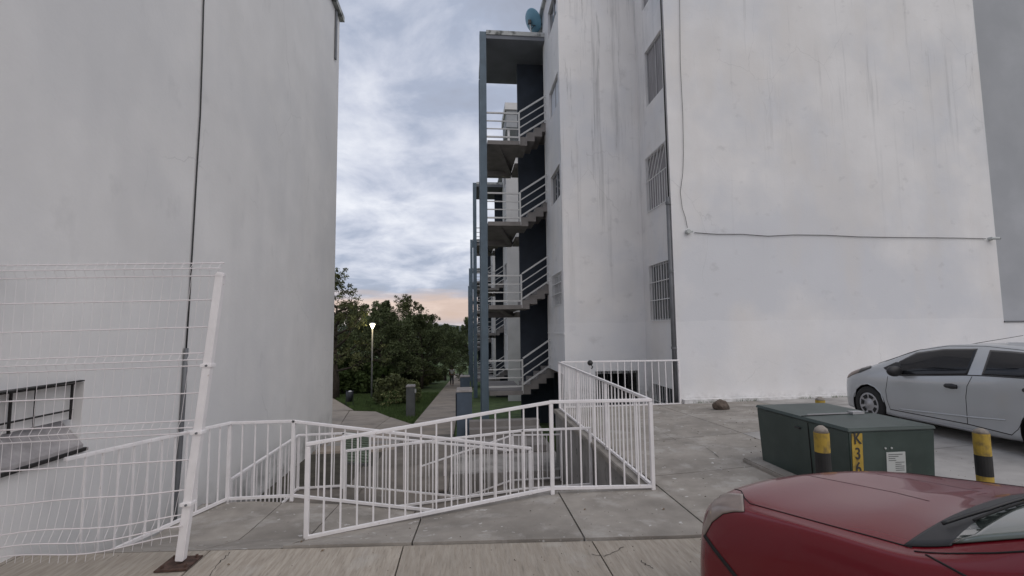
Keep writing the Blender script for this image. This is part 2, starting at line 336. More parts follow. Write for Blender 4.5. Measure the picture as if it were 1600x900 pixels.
def unit_mesh(name, mb, mt):
    me = bpy.data.meshes.new(name); me.from_pydata(mb.v, [], mb.f); me.materials.append(M[mt]); return me

def wall_holes(axis, c, thick, u0, u1, z0, z1, holes):
    """wall panel in plane axis=c ('x' or 'y'), outer face at c, body going +thick, with rectangular through-holes (ua,ub,za,zb)"""
    us = sorted({u0, u1, *[h[0] for h in holes], *[h[1] for h in holes]}); zs = sorted({z0, z1, *[h[2] for h in holes], *[h[3] for h in holes]})
    us = [u for u in us if u0 <= u <= u1]; zs = [z for z in zs if z0 <= z <= z1]
    solid = lambda i, j: 0 <= i < len(us)-1 and 0 <= j < len(zs)-1 and not any(h[0] <= (us[i]+us[i+1])/2 <= h[1] and h[2] <= (zs[j]+zs[j+1])/2 <= h[3] for h in holes)
    mb = MB()
    P = (lambda u, d, z: (c+d, u, z)) if axis == 'x' else (lambda u, d, z: (u, c+d, z))
    def q(*p): mb.add([P(*a) for a in p], [(0, 1, 2, 3)])
    T = thick
    for i in range(len(us)-1):
        for j in range(len(zs)-1):
            if not solid(i, j): continue
            a, b, e, f = us[i], us[i+1], zs[j], zs[j+1]
            q((a, 0, e), (b, 0, e), (b, 0, f), (a, 0, f)); q((a, T, e), (a, T, f), (b, T, f), (b, T, e))
            if not solid(i-1, j): q((a, 0, e), (a, 0, f), (a, T, f), (a, T, e))
            if not solid(i+1, j): q((b, 0, e), (b, T, e), (b, T, f), (b, 0, f))
            if not solid(i, j-1): q((a, 0, e), (a, T, e), (b, T, e), (b, 0, e))
            if not solid(i, j+1): q((a, 0, f), (b, 0, f), (b, T, f), (a, T, f))
    return mb

def window(par, axis, c, u0, u1, z0, z1, depth=.10, kind='curtain', grille=None, mt='alu', detailed=True):
    """framed sliding window set into a hole; axis 'x': wall faces -x, 'y': faces -y"""
    P = (lambda u, d, z: (c+d, u, z)) if axis == 'x' else (lambda u, d, z: (u, c+d, z))
    fr = MB(); t = .045; d0, d1 = depth-.04, depth
    um = (u0+u1)/2
    e = .004
    fr.box(P(u0+e, d0, z0+e), P(u0+t, d1, z1-e)); fr.box(P(u1-t, d0, z0+e), P(u1-e, d1, z1-e))
    fr.box(P(u0+t, d0, z0+e), P(u1-t, d1, z0+t)); fr.box(P(u0+t, d0, z1-t), P(u1-t, d1, z1-e)); fr.box(P(um-t/2, d0-.003, z0+t), P(um+t/2, d1, z1-t))
    f = obj('window', fr, mt, par)
    for a, b in ((u0+t, um-t/2), (um+t/2, u1-t)):
        g = MB().box(P(a, d1-.022, z0+t), P(b, d1-.016, z1-t)); obj('pane', g, kind, f)
    if kind == 'glass' or kind == 'whitepane':
        obj('curtain', MB().box(P(u0+t, d1+.02, z0+t), P(u1-t, d1+.03, z1-t)), 'curtain', f)
    if grille:
        gb = MB(); w = .016; dd = -.03
        n = max(3, int((u1-u0)/.14))
        zt = z1
        hz_ = [z0, z0+(z1-z0)*.36, z0+(z1-z0)*.68, z1] if grille == 'grid' else [z0, z0+(z1-z0)*.55, z1]
        if grille == 'diag': hz_ = [z0, z1]
        for z in hz_: gb.bar(P(u0-.02, dd, z), P(u1+.02, dd, z), w)
        for k in range(n+1):
            u = u0+(u1-u0)*k/n; zt = z1 if grille != 'diag' or k in (0, n) else z0+(z1-z0)*.55
            gb.bar(P(u, dd+.012, z0), P(u, dd+.012, zt), w*.8)
        if grille == 'diag':
            for k in range(6):
                uu = u0+(u1-u0)*k/6
                gb.bar(P(uu, dd+.01, z1), P(min(u1, uu+.45), dd+.01, z1-min(u1-uu, .45)*1.5), w*.8)
            gb.bar(P(u0, dd, z0+(z1-z0)*.55), P(u1, dd, z0+(z1-z0)*.55), w)
        obj('grille', gb, 'grille', f)
    return f

# ------------------------------------------------------------------ ground levels
def zlow(y):                      # the lower garden level and the avenue, falling away from the camera
    return -1.15 if y < 13.5 else -1.15-.07*(y-13.5)
def zlot(x, y=0): return max(0., .050*(x-2.1)*(1-.75*max(0, min(1, (y-7.6)/3.2))))

# distant hills and terrain
gb = MB(); xs = [-900, -300, -120, -60, -30, -8, 0, 8, 30, 80, 200, 900]; ys = [-60, 0, 6, 13.5, 13.6, 30, 60, 100, 160, 300, 700, 1500, 3000]
for y in ys:
    for x in xs:
        z = zlow(min(y, 110))-.06 - (max(0, y-110)*.02)
        if y <= 13.5: z = -2.3
        gb.v.append((x, y, z))
for j in range(len(ys)-1):
    for i in range(len(xs)-1):
        a = j*len(xs)+i; gb.f.append((a, a+1, a+1+len(xs), a+len(xs)))
tag(obj('terrain', gb, 'grass'), kind='structure')
hb = MB(); nx = 90
for j, (yy, s) in enumerate(((1900, 0), (2300, 1), (2800, 0))):
    for i in range(nx+1):
        x = -2600+5200*i/nx
        h = 22+42*noise.noise(Vector((x*.0016, j*.3, 2.2)))+14*noise.noise(Vector((x*.006, 4, 1)))
        hb.v.append((x, yy, (h if s else -70)))
for j in range(2):
    for i in range(nx): a = j*(nx+1)+i; hb.f.append((a, a+1, a+nx+2, a+nx+1))
tag(obj('hills', hb, 'hill'), kind='structure')

# ------------------------------------------------------------------ pavements: base sheet with recessed joints, slabs as parts
def slab_field(name, par, mt, x0, x1, y0, y1, zf, thick=.10, gap=.012, n=4, xcurve=None, side=None):
    """one slab as a part: top follows zf, edges inset by half a joint"""
    g = gap/2; mb = MB(); nn = n
    def X(u, v): return x0+g+(x1-x0-2*g)*u
    top = []
    for j in range(nn+1):
        for i in range(nn+1):
            x = X(i/nn, 0); ya = (y0(x) if callable(y0) else y0)+g; yb = (y1(x) if callable(y1) else y1)-g
            y = ya+(yb-ya)*j/nn; mb.v.append((x, y, zf(x, y))); top.append((x, y))
    off = len(mb.v)
    for (x, y) in top: mb.v.append((x, y, zf(x, y)-thick))
    W = nn+1
    for j in range(nn):
        for i in range(nn):
            a = j*W+i; mb.f.append((a, a+1, a+1+W, a+W)); mb.f.append((off+a, off+a+W, off+a+1+W, off+a+1))
    ring = [i for i in range(W)]+[j*W+nn for j in range(1, W)]+[nn*W+i for i in range(nn-1, -1, -1)]+[j*W for j in range(nn-1, 0, -1)]
    for k in range(len(ring)):
        a, b = ring[k], ring[(k+1) % len(ring)]; mb.f.append((b, a, off+a, off+b))
    return obj('slab', mb, mt, par)

# measured rails (pixel x, top y, bottom y, world Y)
def meas(px, yt, yb, Y, pxb=None):
    a = at(px, yt, Y=Y); b = at(px if pxb is None else pxb, yb, Y=Y); return Vector(((a.x+b.x)/2, Y, b.z)), a.z
YA = 5.32
A0, A0t = meas(480, 694, 845, 5.02); A1, A1t = meas(862, 628, 768, YA); A2, A2t = meas(1015, 625, 757, YA)
B0, B0t = meas(362, 661, 784, 6.3, 353); B1, B1t = meas(460, 658, 779, 6.3, 455)
BE = at(828, 701, Y=6.3); B2 = Vector((BE.x, 6.3, BE.z-.93)); B2t = BE.z
C0 = at(540, 705, Y=7.6); C1, C1t = meas(817, 672.5, 768, 7.6); C2 = at(920, 669, Y=7.6)
D0, D0t = meas(466, 680, 766, 8.9); D1, D1t = meas(536, 677, 762, 8.9); DE = at(801, 704, Y=8.9)
E0 = at(658, 729, Y=10.0); E1, E1t = meas(800, 680, 753, 10.0); E2, E2t = meas(873, 679, 749, 10.0)
XW = 2.17                                                    # retaining wall under the lot
def lerp(a, b, t): return a+(b-a)*max(0, min(1, t))
def kerbY(x): return 4.27-.07*x if x < 1.8 else 4.14
def zA(x): return lerp(A0.z, 0.0, (x-A0.x)/(A1.x-A0.x))
def YAl(x): return lerp(A0.y, YA, (x-A0.x)/(A1.x-A0.x))
def zB(x): return lerp(B1.z, B2.z, (x-B1.x)/(B2.x-B1.x))
def zapron(x, y):
    yk = kerbY(x)
    if x > A0.x:
        return lerp(0, zA(x), ((y-yk)/(YAl(x)-yk)))
    zl = lerp(A0.z, B1.z, (A0.x-x)/1.0)
    zl = lerp(lerp(A0.z, zB(A0.x), (y-5.1)/1.2), B1.z, (A0.x-x)/1.0)
    return lerp(-.02, zl, (y-yk)/.73)
street = struct('street'); sg = MB().box((-14, -12, -.6), (16, 4.6, -.12)); 
sb = obj('street_bed', MB().add([(-14, -12, -.09), (20, -12, -.09), (20, kerbY(1.8)+.0, -.09), (1.8, kerbY(1.8), -.09), (-4.5, kerbY(-4.5), -.09), (-14, kerbY(-4.5), -.09)], [(0, 1, 2, 3, 4, 5)]), 'joint', street)
xj = [-8.2, -6.6, -5.0, -3.65, -2.12, -.52, 1.08, 2.66, 4.3, 5.9, 7.6]
for i in range(len(xj)-1):
    slab_field('slab', street, 'street', xj[i], xj[i+1], 1.9, kerbY, lambda x, y: -.022)
    slab_field('slab', street, 'street', xj[i], xj[i+1], -1.4, 1.9, lambda x, y: -.022, n=1)
apron = struct('pavement')
ab = MB(); zb_ = -.13
ax = [-3.14, -2.5, A0.x, -.5, A1.x, XW]
obj('pavement_bed', MB().add([(-3.1, kerbY(-3.1)+.02, -.40), (-1.6, kerbY(-1.6)+.02, -.14), (A1.x, kerbY(1)+.02, -.1), (XW-.01, 4.16, -.1), (XW-.01, YA, -.1), (A1.x, YA, -.1), (A0.x, A0.y, A0.z-.15), (A0.x, 6.25, B1.z-.4), (-3.1, 6.25, B1.z-.25)], [(0, 1, 7, 8), (1, 6, 7), (1, 2, 5, 6), (2, 3, 4, 5)]), 'joint', apron)
ya_ = lambda x: YAl(x)+.10
slab_field('slab', apron, 'pave', -3.12, -2.2, kerbY, lambda x: 6.27, zapron, n=8, thick=.2)
slab_field('slab', apron, 'pave', -2.2, A0.x, kerbY, lambda x: 6.27, zapron, n=8, thick=.2)
slab_field('slab', apron, 'pave', A0.x, -.45, kerbY, ya_, zapron, gap=.012)
slab_field('slab', apron, 'pave', -.45, 1.02, kerbY, ya_, zapron, gap=.016)
slab_field('slab', apron, 'pave', 1.02, XW, kerbY, lambda x: YA+.10, zapron, gap=.016)
# the lot, right of the sunken ramps
lot = struct('parking_lot')
obj('lot_bed', MB().add([(XW-.02, 4.16, -.07), (22, 4.16, .7), (22, 10.8, .1), (XW-.02, 10.8, -.07)], [(0, 1, 2, 3)]), 'joint', lot)
lx = [XW, 4.35, 6.6, 9.0, 11.4, 13.8, 17, 20]; ly = [4.14, 5.75, 7.35, 9.2, 10.8]
for i in range(len(lx)-1):
    for j in range(len(ly)-1):
        slab_field('slab', lot, 'pave' if i == 0 or (i == 1 and j > 1) else 'lot', lx[i], lx[i+1], ly[j], ly[j+1], zlot, thick=.08, n=3, gap=.014)
def crack(par, px, nm='crack'):
    P = [at(a, b, Z=zlot(at(a, b, Z=0).x)) for a, b in px]; mb = MB(); n = 0; L = []
    for i in range(len(P)-1):
        for q in range(5): L.append(P[i].lerp(P[i+1], q/5)+V(random.gauss(0, .008), random.gauss(0, .008), 0))
    for i in range(len(L)-1):
        d = (L[i+1]-L[i]).normalized(); sd_ = V(-d.y, d.x, 0)*.003*random.uniform(.4, 1.3); z_ = V(0, 0, .0035-(.022 if par is street else 0))
        mb.add([L[i]-sd_+z_, L[i]+sd_+z_, L[i+1]+sd_+z_, L[i+1]-sd_+z_], [(0, 3, 2, 1)])
    obj(nm, mb, 'joint', par)
crack(street, [(925, 862), (945, 866), (960, 858), (978, 850)]); crack(street, [(1003, 872), (1012, 880), (1022, 884)]); crack(street, [(325, 900), (338, 880), (352, 866), (360, 858)])
crack(lot, [(1035, 676), (1060, 690), (1100, 697), (1130, 720)])
# drainage gutter stone along the gable
obj('kerb_strip', MB().box((4.98, 10.66, -.02), (13.3, 10.83, .13)), 'plaster_r', lot)

# sunken switchback ramps
ramp = struct('ramp_path')
def lane(x0, x1, z0, z1, y0, y1, base=-1.6, mt='darkened', n=1):
    for k in range(n):
        a, b = x0+(x1-x0)*k/n, x0+(x1-x0)*(k+1)/n; za, zb2 = z0+(z1-z0)*k/n, z0+(z1-z0)*(k+1)/n; g = .006
        obj('slab', MB().hexa([(a+g, y0, base), (b-g, y0, base), (b-g, y1, base), (a+g, y1, base), (a+g, y0, za), (b-g, y0, zb2), (b-g, y1, zb2), (a+g, y1, za)]), mt, ramp)
rl = B2.z
zl1 = lambda x, y: zB(x)+(A0.z-zB(A0.x))*(1-max(0, min(1, (y-5.1)/1.2)))*(1-max(0, min(1, (x-A0.x)/1.2)))
for a_, b__ in ((A0.x, -.62), (-.62, B2.x)): slab_field('slab', ramp, 'pave', a_, b__, lambda x: max(5.0, YAl(x)+.10) if x < A1.x else 5.42, 6.43, zl1, thick=.6, gap=.012)
lane(B2.x, XW, rl, rl, 5.42, 7.72, n=1)                        # first turn
ll = D0.z
lane(C0.x, C1.x, ll, C1.z, 6.43, 7.72, n=2)                    # lane 2 down to the left
lane(C1.x, B2.x, C1.z, rl, 6.43, 7.72)
lane(D0.x-.05, C0.x, ll, ll, 6.29, 9.02)                       # second turn
z3 = DE.z-.93
lane(C0.x, DE.x, ll, z3, 7.73, 9.02, n=2)                      # lane 3 down to the right
lane(DE.x, XW, z3, z3, 7.73, 10.12)                            # third turn
lane(-.27, DE.x, -1.72, z3, 9.03, 10.18, base=-1.95)                        # lane 4
# side wall of lane 1 under rail A, and retaining wall of the lot
wl = MB()
wl.add([(A0.x, A0.y+.02, -1.2), (A1.x, YA+.08, -1.2), (A1.x, YA+.08, -.10), (A0.x, A0.y+.1, A0.z-.1)], [(0, 1, 2, 3)])
rw = thing('retaining_wall', (XW, 8, -1.2), 'bare rendered retaining wall with cracked top edge below the sloping white railing', 'wall')
obj('wall_face', MB().box((XW-.16, 5.44, -1.7), (XW-.005, 10.75, -.09)), 'retain', rw, bevel=.012)
obj('coping', MB().box((XW-.20, 5.44, -.085), (XW-.002, 10.75, .0)), 'pave', rw, bevel=.01)
w2 = thing('retaining_wall', (.5, 5.4, -1), 'low concrete wall under the nearest railing beside the ramp', 'wall')
obj('wall_face', MB().hexa([(A0.x, A0.y+.1, -1.6), (A1.x, YA+.1, -1.6), (A1.x, YA+.09+.1, -1.6), (A0.x, A0.y+.16, -1.6), (A0.x, A0.y+.1, A0.z-.04), (A1.x, YA+.1, -.03), (A1.x, YA+.19, -.03), (A0.x, A0.y+.16, A0.z-.04)]).box((A1.x, YA+.1, -1.6), (XW-.17, YA+.185, -.03)), 'retain', w2)
# lower ground under the ramps and up to the avenue
lg = MB(); lg.add([(-3.75, 4.4, -1.18), (-.28, 4.4, -1.18), (-.28, 13.5, -1.17), (-3.75, 13.5, -1.17), (-.28, 10.22, -1.17), (XW, 10.22, -1.17), (XW, 13.5, -1.17)], [(0, 1, 2, 3), (4, 5, 6, 2)])
lg.box((-.28, 10.2, -2.0), (XW-.2, 10.3, -1.172)); lg.box((-.36, 9.03, -2.0), (-.279, 10.2, -1.185))
tag(obj('lower_ground', lg, 'retain'), kind='structure')
# dark planter with mossy ribbed drain cover between left building and avenue
# avenue
ave = struct('avenue')
yv = [9.15, 10.9, 12.4, 14, 15.6, 17.3, 19, 21, 23, 25.5, 28, 31, 34, 38, 43, 49, 56, 64, 74, 90]
XL_ = lambda y: -1.70 if y > 12 else -1.70
for j in range(len(yv)-1):
    slab_field('slab', ave, 'darkened' if yv[j] < 13 else 'path', -2.2 if j == 0 else (-1.95 if j == 1 else -1.72), -.30, yv[j], yv[j+1], lambda x, y: zlow(y)+.02, thick=.06, n=1, gap=.02)
obj('avenue_bed', MB().add([(-1.72, 9.1, -1.16), (-.3, 9.1, -1.16), (-.3, 13.5, zlow(13.5)-.01), (-1.72, 13.5, zlow(13.5)-.01), (-.3, 95, zlow(95)-.01), (-1.72, 95, zlow(95)-.01)], [(0, 1, 2, 3), (3, 2, 4, 5)]), 'joint', ave)
# side path and cross path on the left
sp = struct('side_path')
def gp(px, py, up_=.0):
    """point on the falling lower level seen at a pixel"""
    d = fw + rt*((px-800)/F) + up*((450-py)/F)
    lo, hi = 5., 200.
    for _ in range(50):
        md = (lo+hi)/2; t = md/d.y
        if EYE+d.z*t > zlow(md)+up_: lo = md
        else: hi = md
    t = lo/d.y; return Vector((d.x*t, lo, zlow(lo)+up_))
def poly_slab(pts, par, mt, th=.05):
    mb = MB(); n = len(pts); mb.v = [tuple(p) for p in pts]+[(p.x, p.y, p.z-th) for p in pts]
    mb.f = [tuple(range(n))]+[(i, i+n, (i+1) % n+n, (i+1) % n) for i in range(n)]
    return obj('slab', mb, mt, par, fix=True)
q0, q1, q2 = gp(640, 663, .025), gp(587, 643, .025), gp(515, 641, .025)
jx = -1.73
poly_slab([Vector((jx, 12.3, zlow(12.3)+.025)), Vector((jx, q0.y, q0.z)), q0.lerp(q1, .5), Vector((-2.9, 12.3, zlow(12.3)+.025))], sp, 'path')
poly_slab([Vector((-2.92, 12.3, zlow(12.3)+.025)), q0.lerp(q1, .5)+Vector((-.02, 0, 0)), q1, q2.lerp(q1, .45), Vector((-3.66, 14.0, zlow(14.)+.025)), Vector((-3.66, 12.3, zlow(12.3)+.025))], sp, 'path')
poly_slab([Vector((-3.66, 14.03, zlow(14.03)+.025)), q2.lerp(q1, .43), q2, Vector((-9, q2.y, q2.z)), Vector((-9, 14.03, zlow(14.03)+.025))], sp, 'path')
s0, s1, s2 = gp(552, 641, .02), gp(515, 619, .02), gp(515, 640, .02)
poly_slab([s0+Vector((0, .03, 0)), Vector((s2.x-3, s2.y+.03, s2.z)), Vector((s1.x-3.6, s1.y+3.2, zlow(s1.y+3.2)+.02)), s1], sp, 'path')
print('avenue', q0, q1, q2, s1)

# ------------------------------------------------------------------ white railings
bar_me = unit_mesh('baluster', MB().box((-.008, -.008, 0), (.008, .008, 1)), 'rail')
def railing(label, pts, spacing=.152, group='white railings round the sunken ramps', w=.042, posts=None, hbars=False, bottom=True):
    """pts: list of (base Vector, top z). posts at each listed index"""
    b0 = pts[0][0]; t = thing('railing', (b0.x, b0.y, b0.z), label, 'railing', group)
    posts = range(len(pts)) if posts is None else posts
    for i in posts:
        p, zt = pts[i]; obj('post', MB().box((p.x-w/2, p.y-w/2, p.z-.03), (p.x+w/2, p.y+w/2, zt-w*.5)), 'rail', t, bevel=.004)
    for i in range(len(pts)-1):
        (p, zp), (q, zq) = pts[i], pts[i+1]
        d = (q-p); d.z = 0; d.normalize(); e = d*w*.5
        a = Vector((p.x, p.y, zp)); b = Vector((q.x, q.y, zq))
        obj('top_rail', MB().bar(a-e*.9, b+e*.9, w*.93, w*.8), 'rail', t, bevel=.004)
        lift = .035
        if bottom: obj('bottom_rail', MB().bar(Vector((p.x, p.y, p.z+lift))+e, Vector((q.x, q.y, q.z+lift))-e, w*.8, w*.7), 'rail', t)
        L = math.hypot(q.x-p.x, q.y-p.y); n = max(2, round(L/spacing))
        for k in range(1, n):
            f = k/n; x, y = p.x+(q.x-p.x)*f, p.y+(q.y-p.y)*f; zb2 = p.z+(q.z-p.z)*f+lift; zt = zp+(zq-zp)*f
            share('baluster', bar_me, (x, y, zb2), t, (1, 1, zt-zb2-.01))
    return t

AC = (V(XW-.09, YA, .0), A2t)
railing('nearest white railing, climbing from its free end at the kerb to the corner post', [(A0, A0t), (A1, A1t), AC])
F1 = at(883, 566, Y=10.62); Fm = 7.1; 
railing('white railing running back along the lot above the rendered wall', [(V(XW-.09, YA+.05, .0), A2t), (V(XW-.08, 7.1, 0), lerp(A2t, F1.z, .33)), (V(XW-.08, 8.9, 0), lerp(A2t, F1.z, .67)), (V(XW-.08, 10.62, 0), F1.z)], posts=(1, 2, 3))
G1 = at(1061, 563, Y=10.68)
railing('far white railing against the stained block, ending at the grey drainpipe', [(V(XW-.0, 10.7, .0), F1.z), (V(G1.x, 10.7, .01), G1.z)], spacing=.16, posts=(1,))
H1 = at(118, 751, X=B0.x)
railing('white railing beside the left block that turns and falls along the first ramp', [(V(-3.42, 4.62, B0.z-.02), H1.z), (B0, B0t), (B1, B1t), (B2, B2t)], posts=(1, 2, 3))
railing('white railing in the middle of the ramps climbing right to a level stretch', [(V(C0.x, 7.6, ll), C0.z), (C1, C1t), (V(XW-.2, 7.6, C1.z+.03), C2.z)])
H2 = at(360, 750, X=D0.x)
railing('white railing round the left landing that falls along the third ramp', [(V(D0.x, H2.y, ll-.02), H2.z), (D0, D0t), (D1, D1t), (V(DE.x, 8.9, z3), DE.z)])
railing('farthest ramp railing, thin and steep, in front of the dark stair foot', [(V(E0.x, 10.0, E0.z-.93), E0.z), (E1, E1t), (V(XW-.2, 10., E2.z), E2t)], w=.036)

# steps and dark plinths behind the ramps, at the foot of the stair tower
st = thing('entrance_steps', (1, 11.2, -1.15), 'low concrete steps and platform at the foot of the navy stair tower', 'steps')
obj('platform', MB().box((.0, 11.7, -1.16), (1.98, 12.6, -1.0)), 'concrete_in', st, bevel=.01)
for k in range(2): obj('step', MB().box((.12, 12.61+.32*k, -1.16), (1.98, 12.92+.32*k, -.78+.14*k)), 'concrete_in', st)


# ------------------------------------------------------------------ apartment blocks on the right
YG, X1, Y2, X2, Y3 = 10.84, 4.93, 12.76, 2.68, 15.0
def stair_tower(par, oy, oz, x2):
    """concrete half-turn stair between a free blue grey post and the building wall"""
    y0 = Y3+oy; z = lambda a: a+oz; gz = zlow(y0)
    obj('post', MB().box((.53, y0, gz), (.742, y0+.28, z(11.52))), 'steelblue', par)
    obj('post', MB().box((.58, y0+2.65, gz), (.74, y0+2.9, z(11.29))), 'steelblue', par)
    rf = obj('roof_slab', MB().box((.745, y0, z(11.29)), (x2+1.6, y0+2.9, z(11.43))), 'soffit', par)
    obj('fascia', MB().box((.745, y0-.03, z(11.42)), (x2-.004, y0-.004, z(11.56))).box((.58, y0+.303, z(11.30)), (.742, y0+2.64, z(11.56))).box((.745, y0-.002, z(11.433)), (x2+1.6, y0+2.9, z(11.55))), 'slabedge', rf)
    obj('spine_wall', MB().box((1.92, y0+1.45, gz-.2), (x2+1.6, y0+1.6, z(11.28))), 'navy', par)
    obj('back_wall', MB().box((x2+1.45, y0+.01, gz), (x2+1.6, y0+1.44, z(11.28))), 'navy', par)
    # landings are 2.66 m apart
    for li, lz in enumerate((7.85, 5.19, 2.53, -.13)):
        L = obj('landing', MB().box((.76, y0+.0, z(lz)-.13), (1.80, y0+2.9, z(lz))), 'concrete_in', par)
        obj('landing_beam', MB().box((.762, y0+2.6, z(lz)-.33), (1.78, y0+2.88, z(lz)-.131)).hexa([(.95, y0+.06, z(lz)-.131), (1.15, y0+.06, z(lz)-.131), (1.79, y0+2.59, z(lz)-.131), (1.6, y0+2.59, z(lz)-.131), (.95, y0+.05, z(lz)-.14), (1.15, y0+.05, z(lz)-.14), (1.79, y0+2.58, z(lz)-.30), (1.6, y0+2.58, z(lz)-.30)][::1]), 'concrete_in', L)
        rr = obj('railing', MB().box((1.77, y0+.01, z(lz)-.09), (1.82, y0+.055, z(lz)+.97)), 'stairrail', par)
        for h, r_ in ((.93, .024), (.66, .016), (.40, .016), (.13, .024)):
            obj('rail', MB().bar((.745, y0+.04, z(lz)+h), (1.77, y0+.04, z(lz)+h), r_*2), 'stairrail', rr)
            obj('rail', MB().bar((1.82, y0+.04, z(lz)+h+.06), (x2+.55, y0+.04, z(lz)+h+.06+(x2+.55-1.82)*.66), r_*2), 'stairrail', rr)
        # front flight: steps with sawtooth underside climbing right
        fl = None
        for k in range(7):
            a = 1.805+.25*k; zt = z(lz)+.165*(k+1)
            sbx = MB().box((a, y0+.07, zt-.30), (a+.25, y0+1.2, zt)) if k else MB().box((a, y0+.07, zt-.29), (a+.25, y0+1.2, zt))
            sobj = obj('flight' if fl is None else 'step', sbx, 'concrete_in', par if fl is None else fl)
            if fl is None: fl = sobj
        # rear flight comes up from the floor below, behind the spine wall
        rfm = MB()
        for k in range(7):
            a = 1.805+.25*k; zt = z(lz)-.165*(k+1)
            rfm.box((a, y0+1.65, zt-.16), (a+.25, y0+2.8, zt))
        obj('flight', rfm, 'concrete_in', par)

def block(oy, oz, label, near=False, dx=0.0):
    x2 = X2+dx; T = .2; zt = 12.4+oz; gz = zlow(Y3+oy)-.3 if not near else -1.4
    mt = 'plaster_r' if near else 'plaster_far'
    par = thing('apartment_building', (8, YG+oy+6, 0 if near else gz), label, 'building', None if near else 'apartment blocks stepping down the avenue')
    z = lambda a: a+oz
    par1 = par
    # gable
    gw = obj('wall', wall_holes('y', YG+oy, T, X1, 13.52, z(-1.5), zt, []), mt, par)
    h1 = [(10.97+oy, 12.13+oy, z(7.72), z(9.25)), (10.97+oy, 12.3+oy, z(4.85), z(6.33)), (11.06+oy, 12.32+oy, z(1.95), z(3.41)), (11.0+oy, 12.3+oy, z(-1.0), z(.33)), (10.97+oy, 12.2+oy, z(10.5), z(11.6))]
    obj('wall', wall_holes('x', X1, T, YG+T+.002+oy, Y2+oy, z(-1.5), zt, h1), mt, par)
    pw = wall_holes('y', Y2+oy, T, x2, X1-.002+.2, z(-1.5), zt, [(3.5, 4.7, z(-1.5), z(.62))])
    obj('wall', pw, 'plaster_s' if near else mt, par)
    h3 = [(12.98+oy, 14.35+oy, z(8.22), z(9.12)), (12.98+oy, 14.35+oy, z(5.5), z(6.42)), (12.98+oy, 14.4+oy, z(2.44), z(3.36)), (12.98+oy, 14.3+oy, z(10.9), z(11.75))]
    obj('wall', wall_holes('x', x2, T, Y2+T+.002+oy, Y3+.35+oy, z(.53), zt, h3), mt, par)
    # wall set back below the overhang
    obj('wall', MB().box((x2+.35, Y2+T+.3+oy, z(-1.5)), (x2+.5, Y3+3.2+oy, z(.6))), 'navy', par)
    obj('wall', MB().box((x2+.2, Y2+.21+oy, z(.53)), (X1+.4, Y3+oy+.3, z(.66))), mt, par)
    # rest of the envelope
    obj('wall', MB().box((13.32, YG+T+oy+.002, z(-1.5)), (13.52, Y3+3.3+oy, zt)), mt, par)
    obj('wall', MB().box((x2+.001, Y3+3.1+oy, z(-1.5)), (13.31, Y3+3.3+oy, zt)), mt, par)
    obj('roof', MB().box((x2-.10, Y2-.10+oy, zt+.002), (X1-.2, Y3+3.4+oy, zt+.14)).box((X1-.198, YG-.1+oy, zt+.002), (13.62, Y3+3.4+oy, zt+.14)), 'slabedge', par)
    specs = [('x', X1, *h1[0], 'curtain', None), ('x', X1, *h1[1], 'curtain', 'diag'), ('x', X1, *h1[2], 'glass', 'grid'), ('x', X1, *h1[3], 'glass', 'grid'), ('x', X1, *h1[4], 'curtain', None),
             ('x', x2, *h3[0], 'whitepane', None), ('x', x2, *h3[1], 'glass', None), ('x', x2, *h3[2], 'glass', 'grid'), ('x', x2, *h3[3], 'glass', None)]
    for ax_, c, a, b, e, f, kd, gr in specs:
        window(par, ax_, c, a, b, e, f, kind=kd, grille=gr)
    obj('ledge', MB().box((x2-.02, Y2+oy-.02, z(1.62)), (x2-.001, Y3+oy+.3, z(1.66))), mt, par)
    # basement patio behind the opening
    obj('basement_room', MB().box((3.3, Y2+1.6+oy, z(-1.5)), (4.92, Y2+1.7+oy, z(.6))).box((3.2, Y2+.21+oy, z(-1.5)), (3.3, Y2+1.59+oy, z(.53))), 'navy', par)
    if near:
        gr = MB()
        for k in range(8): gr.bar((3.55+.15*k, Y2+.1, -1.4), (3.55+.15*k, Y2+.1, .6), .018)
        for zz_ in (-.6, .0): gr.bar((3.5, Y2+.088, zz_), (4.7, Y2+.088, zz_), .02)
        obj('grille', gr, 'blackiron', par)
    stair_tower(par, oy, oz, x2)
    return par
near_block = block(0, 0, 'nearest stained white apartment block with navy stair tower and grey drainpipe', near=True)
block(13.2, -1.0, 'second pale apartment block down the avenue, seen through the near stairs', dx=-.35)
tk = thing('water_tank', (3.2, 27.5, 11.05), 'pale rooftop water tank house on legs above the second block', 'water tank')
obj('tank_house', MB().box((2.42, 26.3, 13.2), (4.4, 28.8, 14.2)), mat('grey tank render', (.30, .31, .32), .85, noise_amt=.1), tk)
obj('cap', MB().box((2.34, 26.2, 14.202), (4.5, 28.9, 14.6)), 'plaster_far', tk)
for lx_, ly_ in ((2.5, 26.5), (2.5, 28.6), (4.2, 26.5), (4.2, 28.6)): obj('leg', MB().box((lx_, ly_, 11.0), (lx_+.12, ly_+.12, 13.198)), 'plaster_far', tk)
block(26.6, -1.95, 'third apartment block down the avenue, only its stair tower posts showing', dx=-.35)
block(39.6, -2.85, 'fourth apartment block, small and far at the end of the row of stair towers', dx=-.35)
block(52.8, -3.7, 'fifth apartment block, a thin sliver beside the dark trees', dx=-.35)

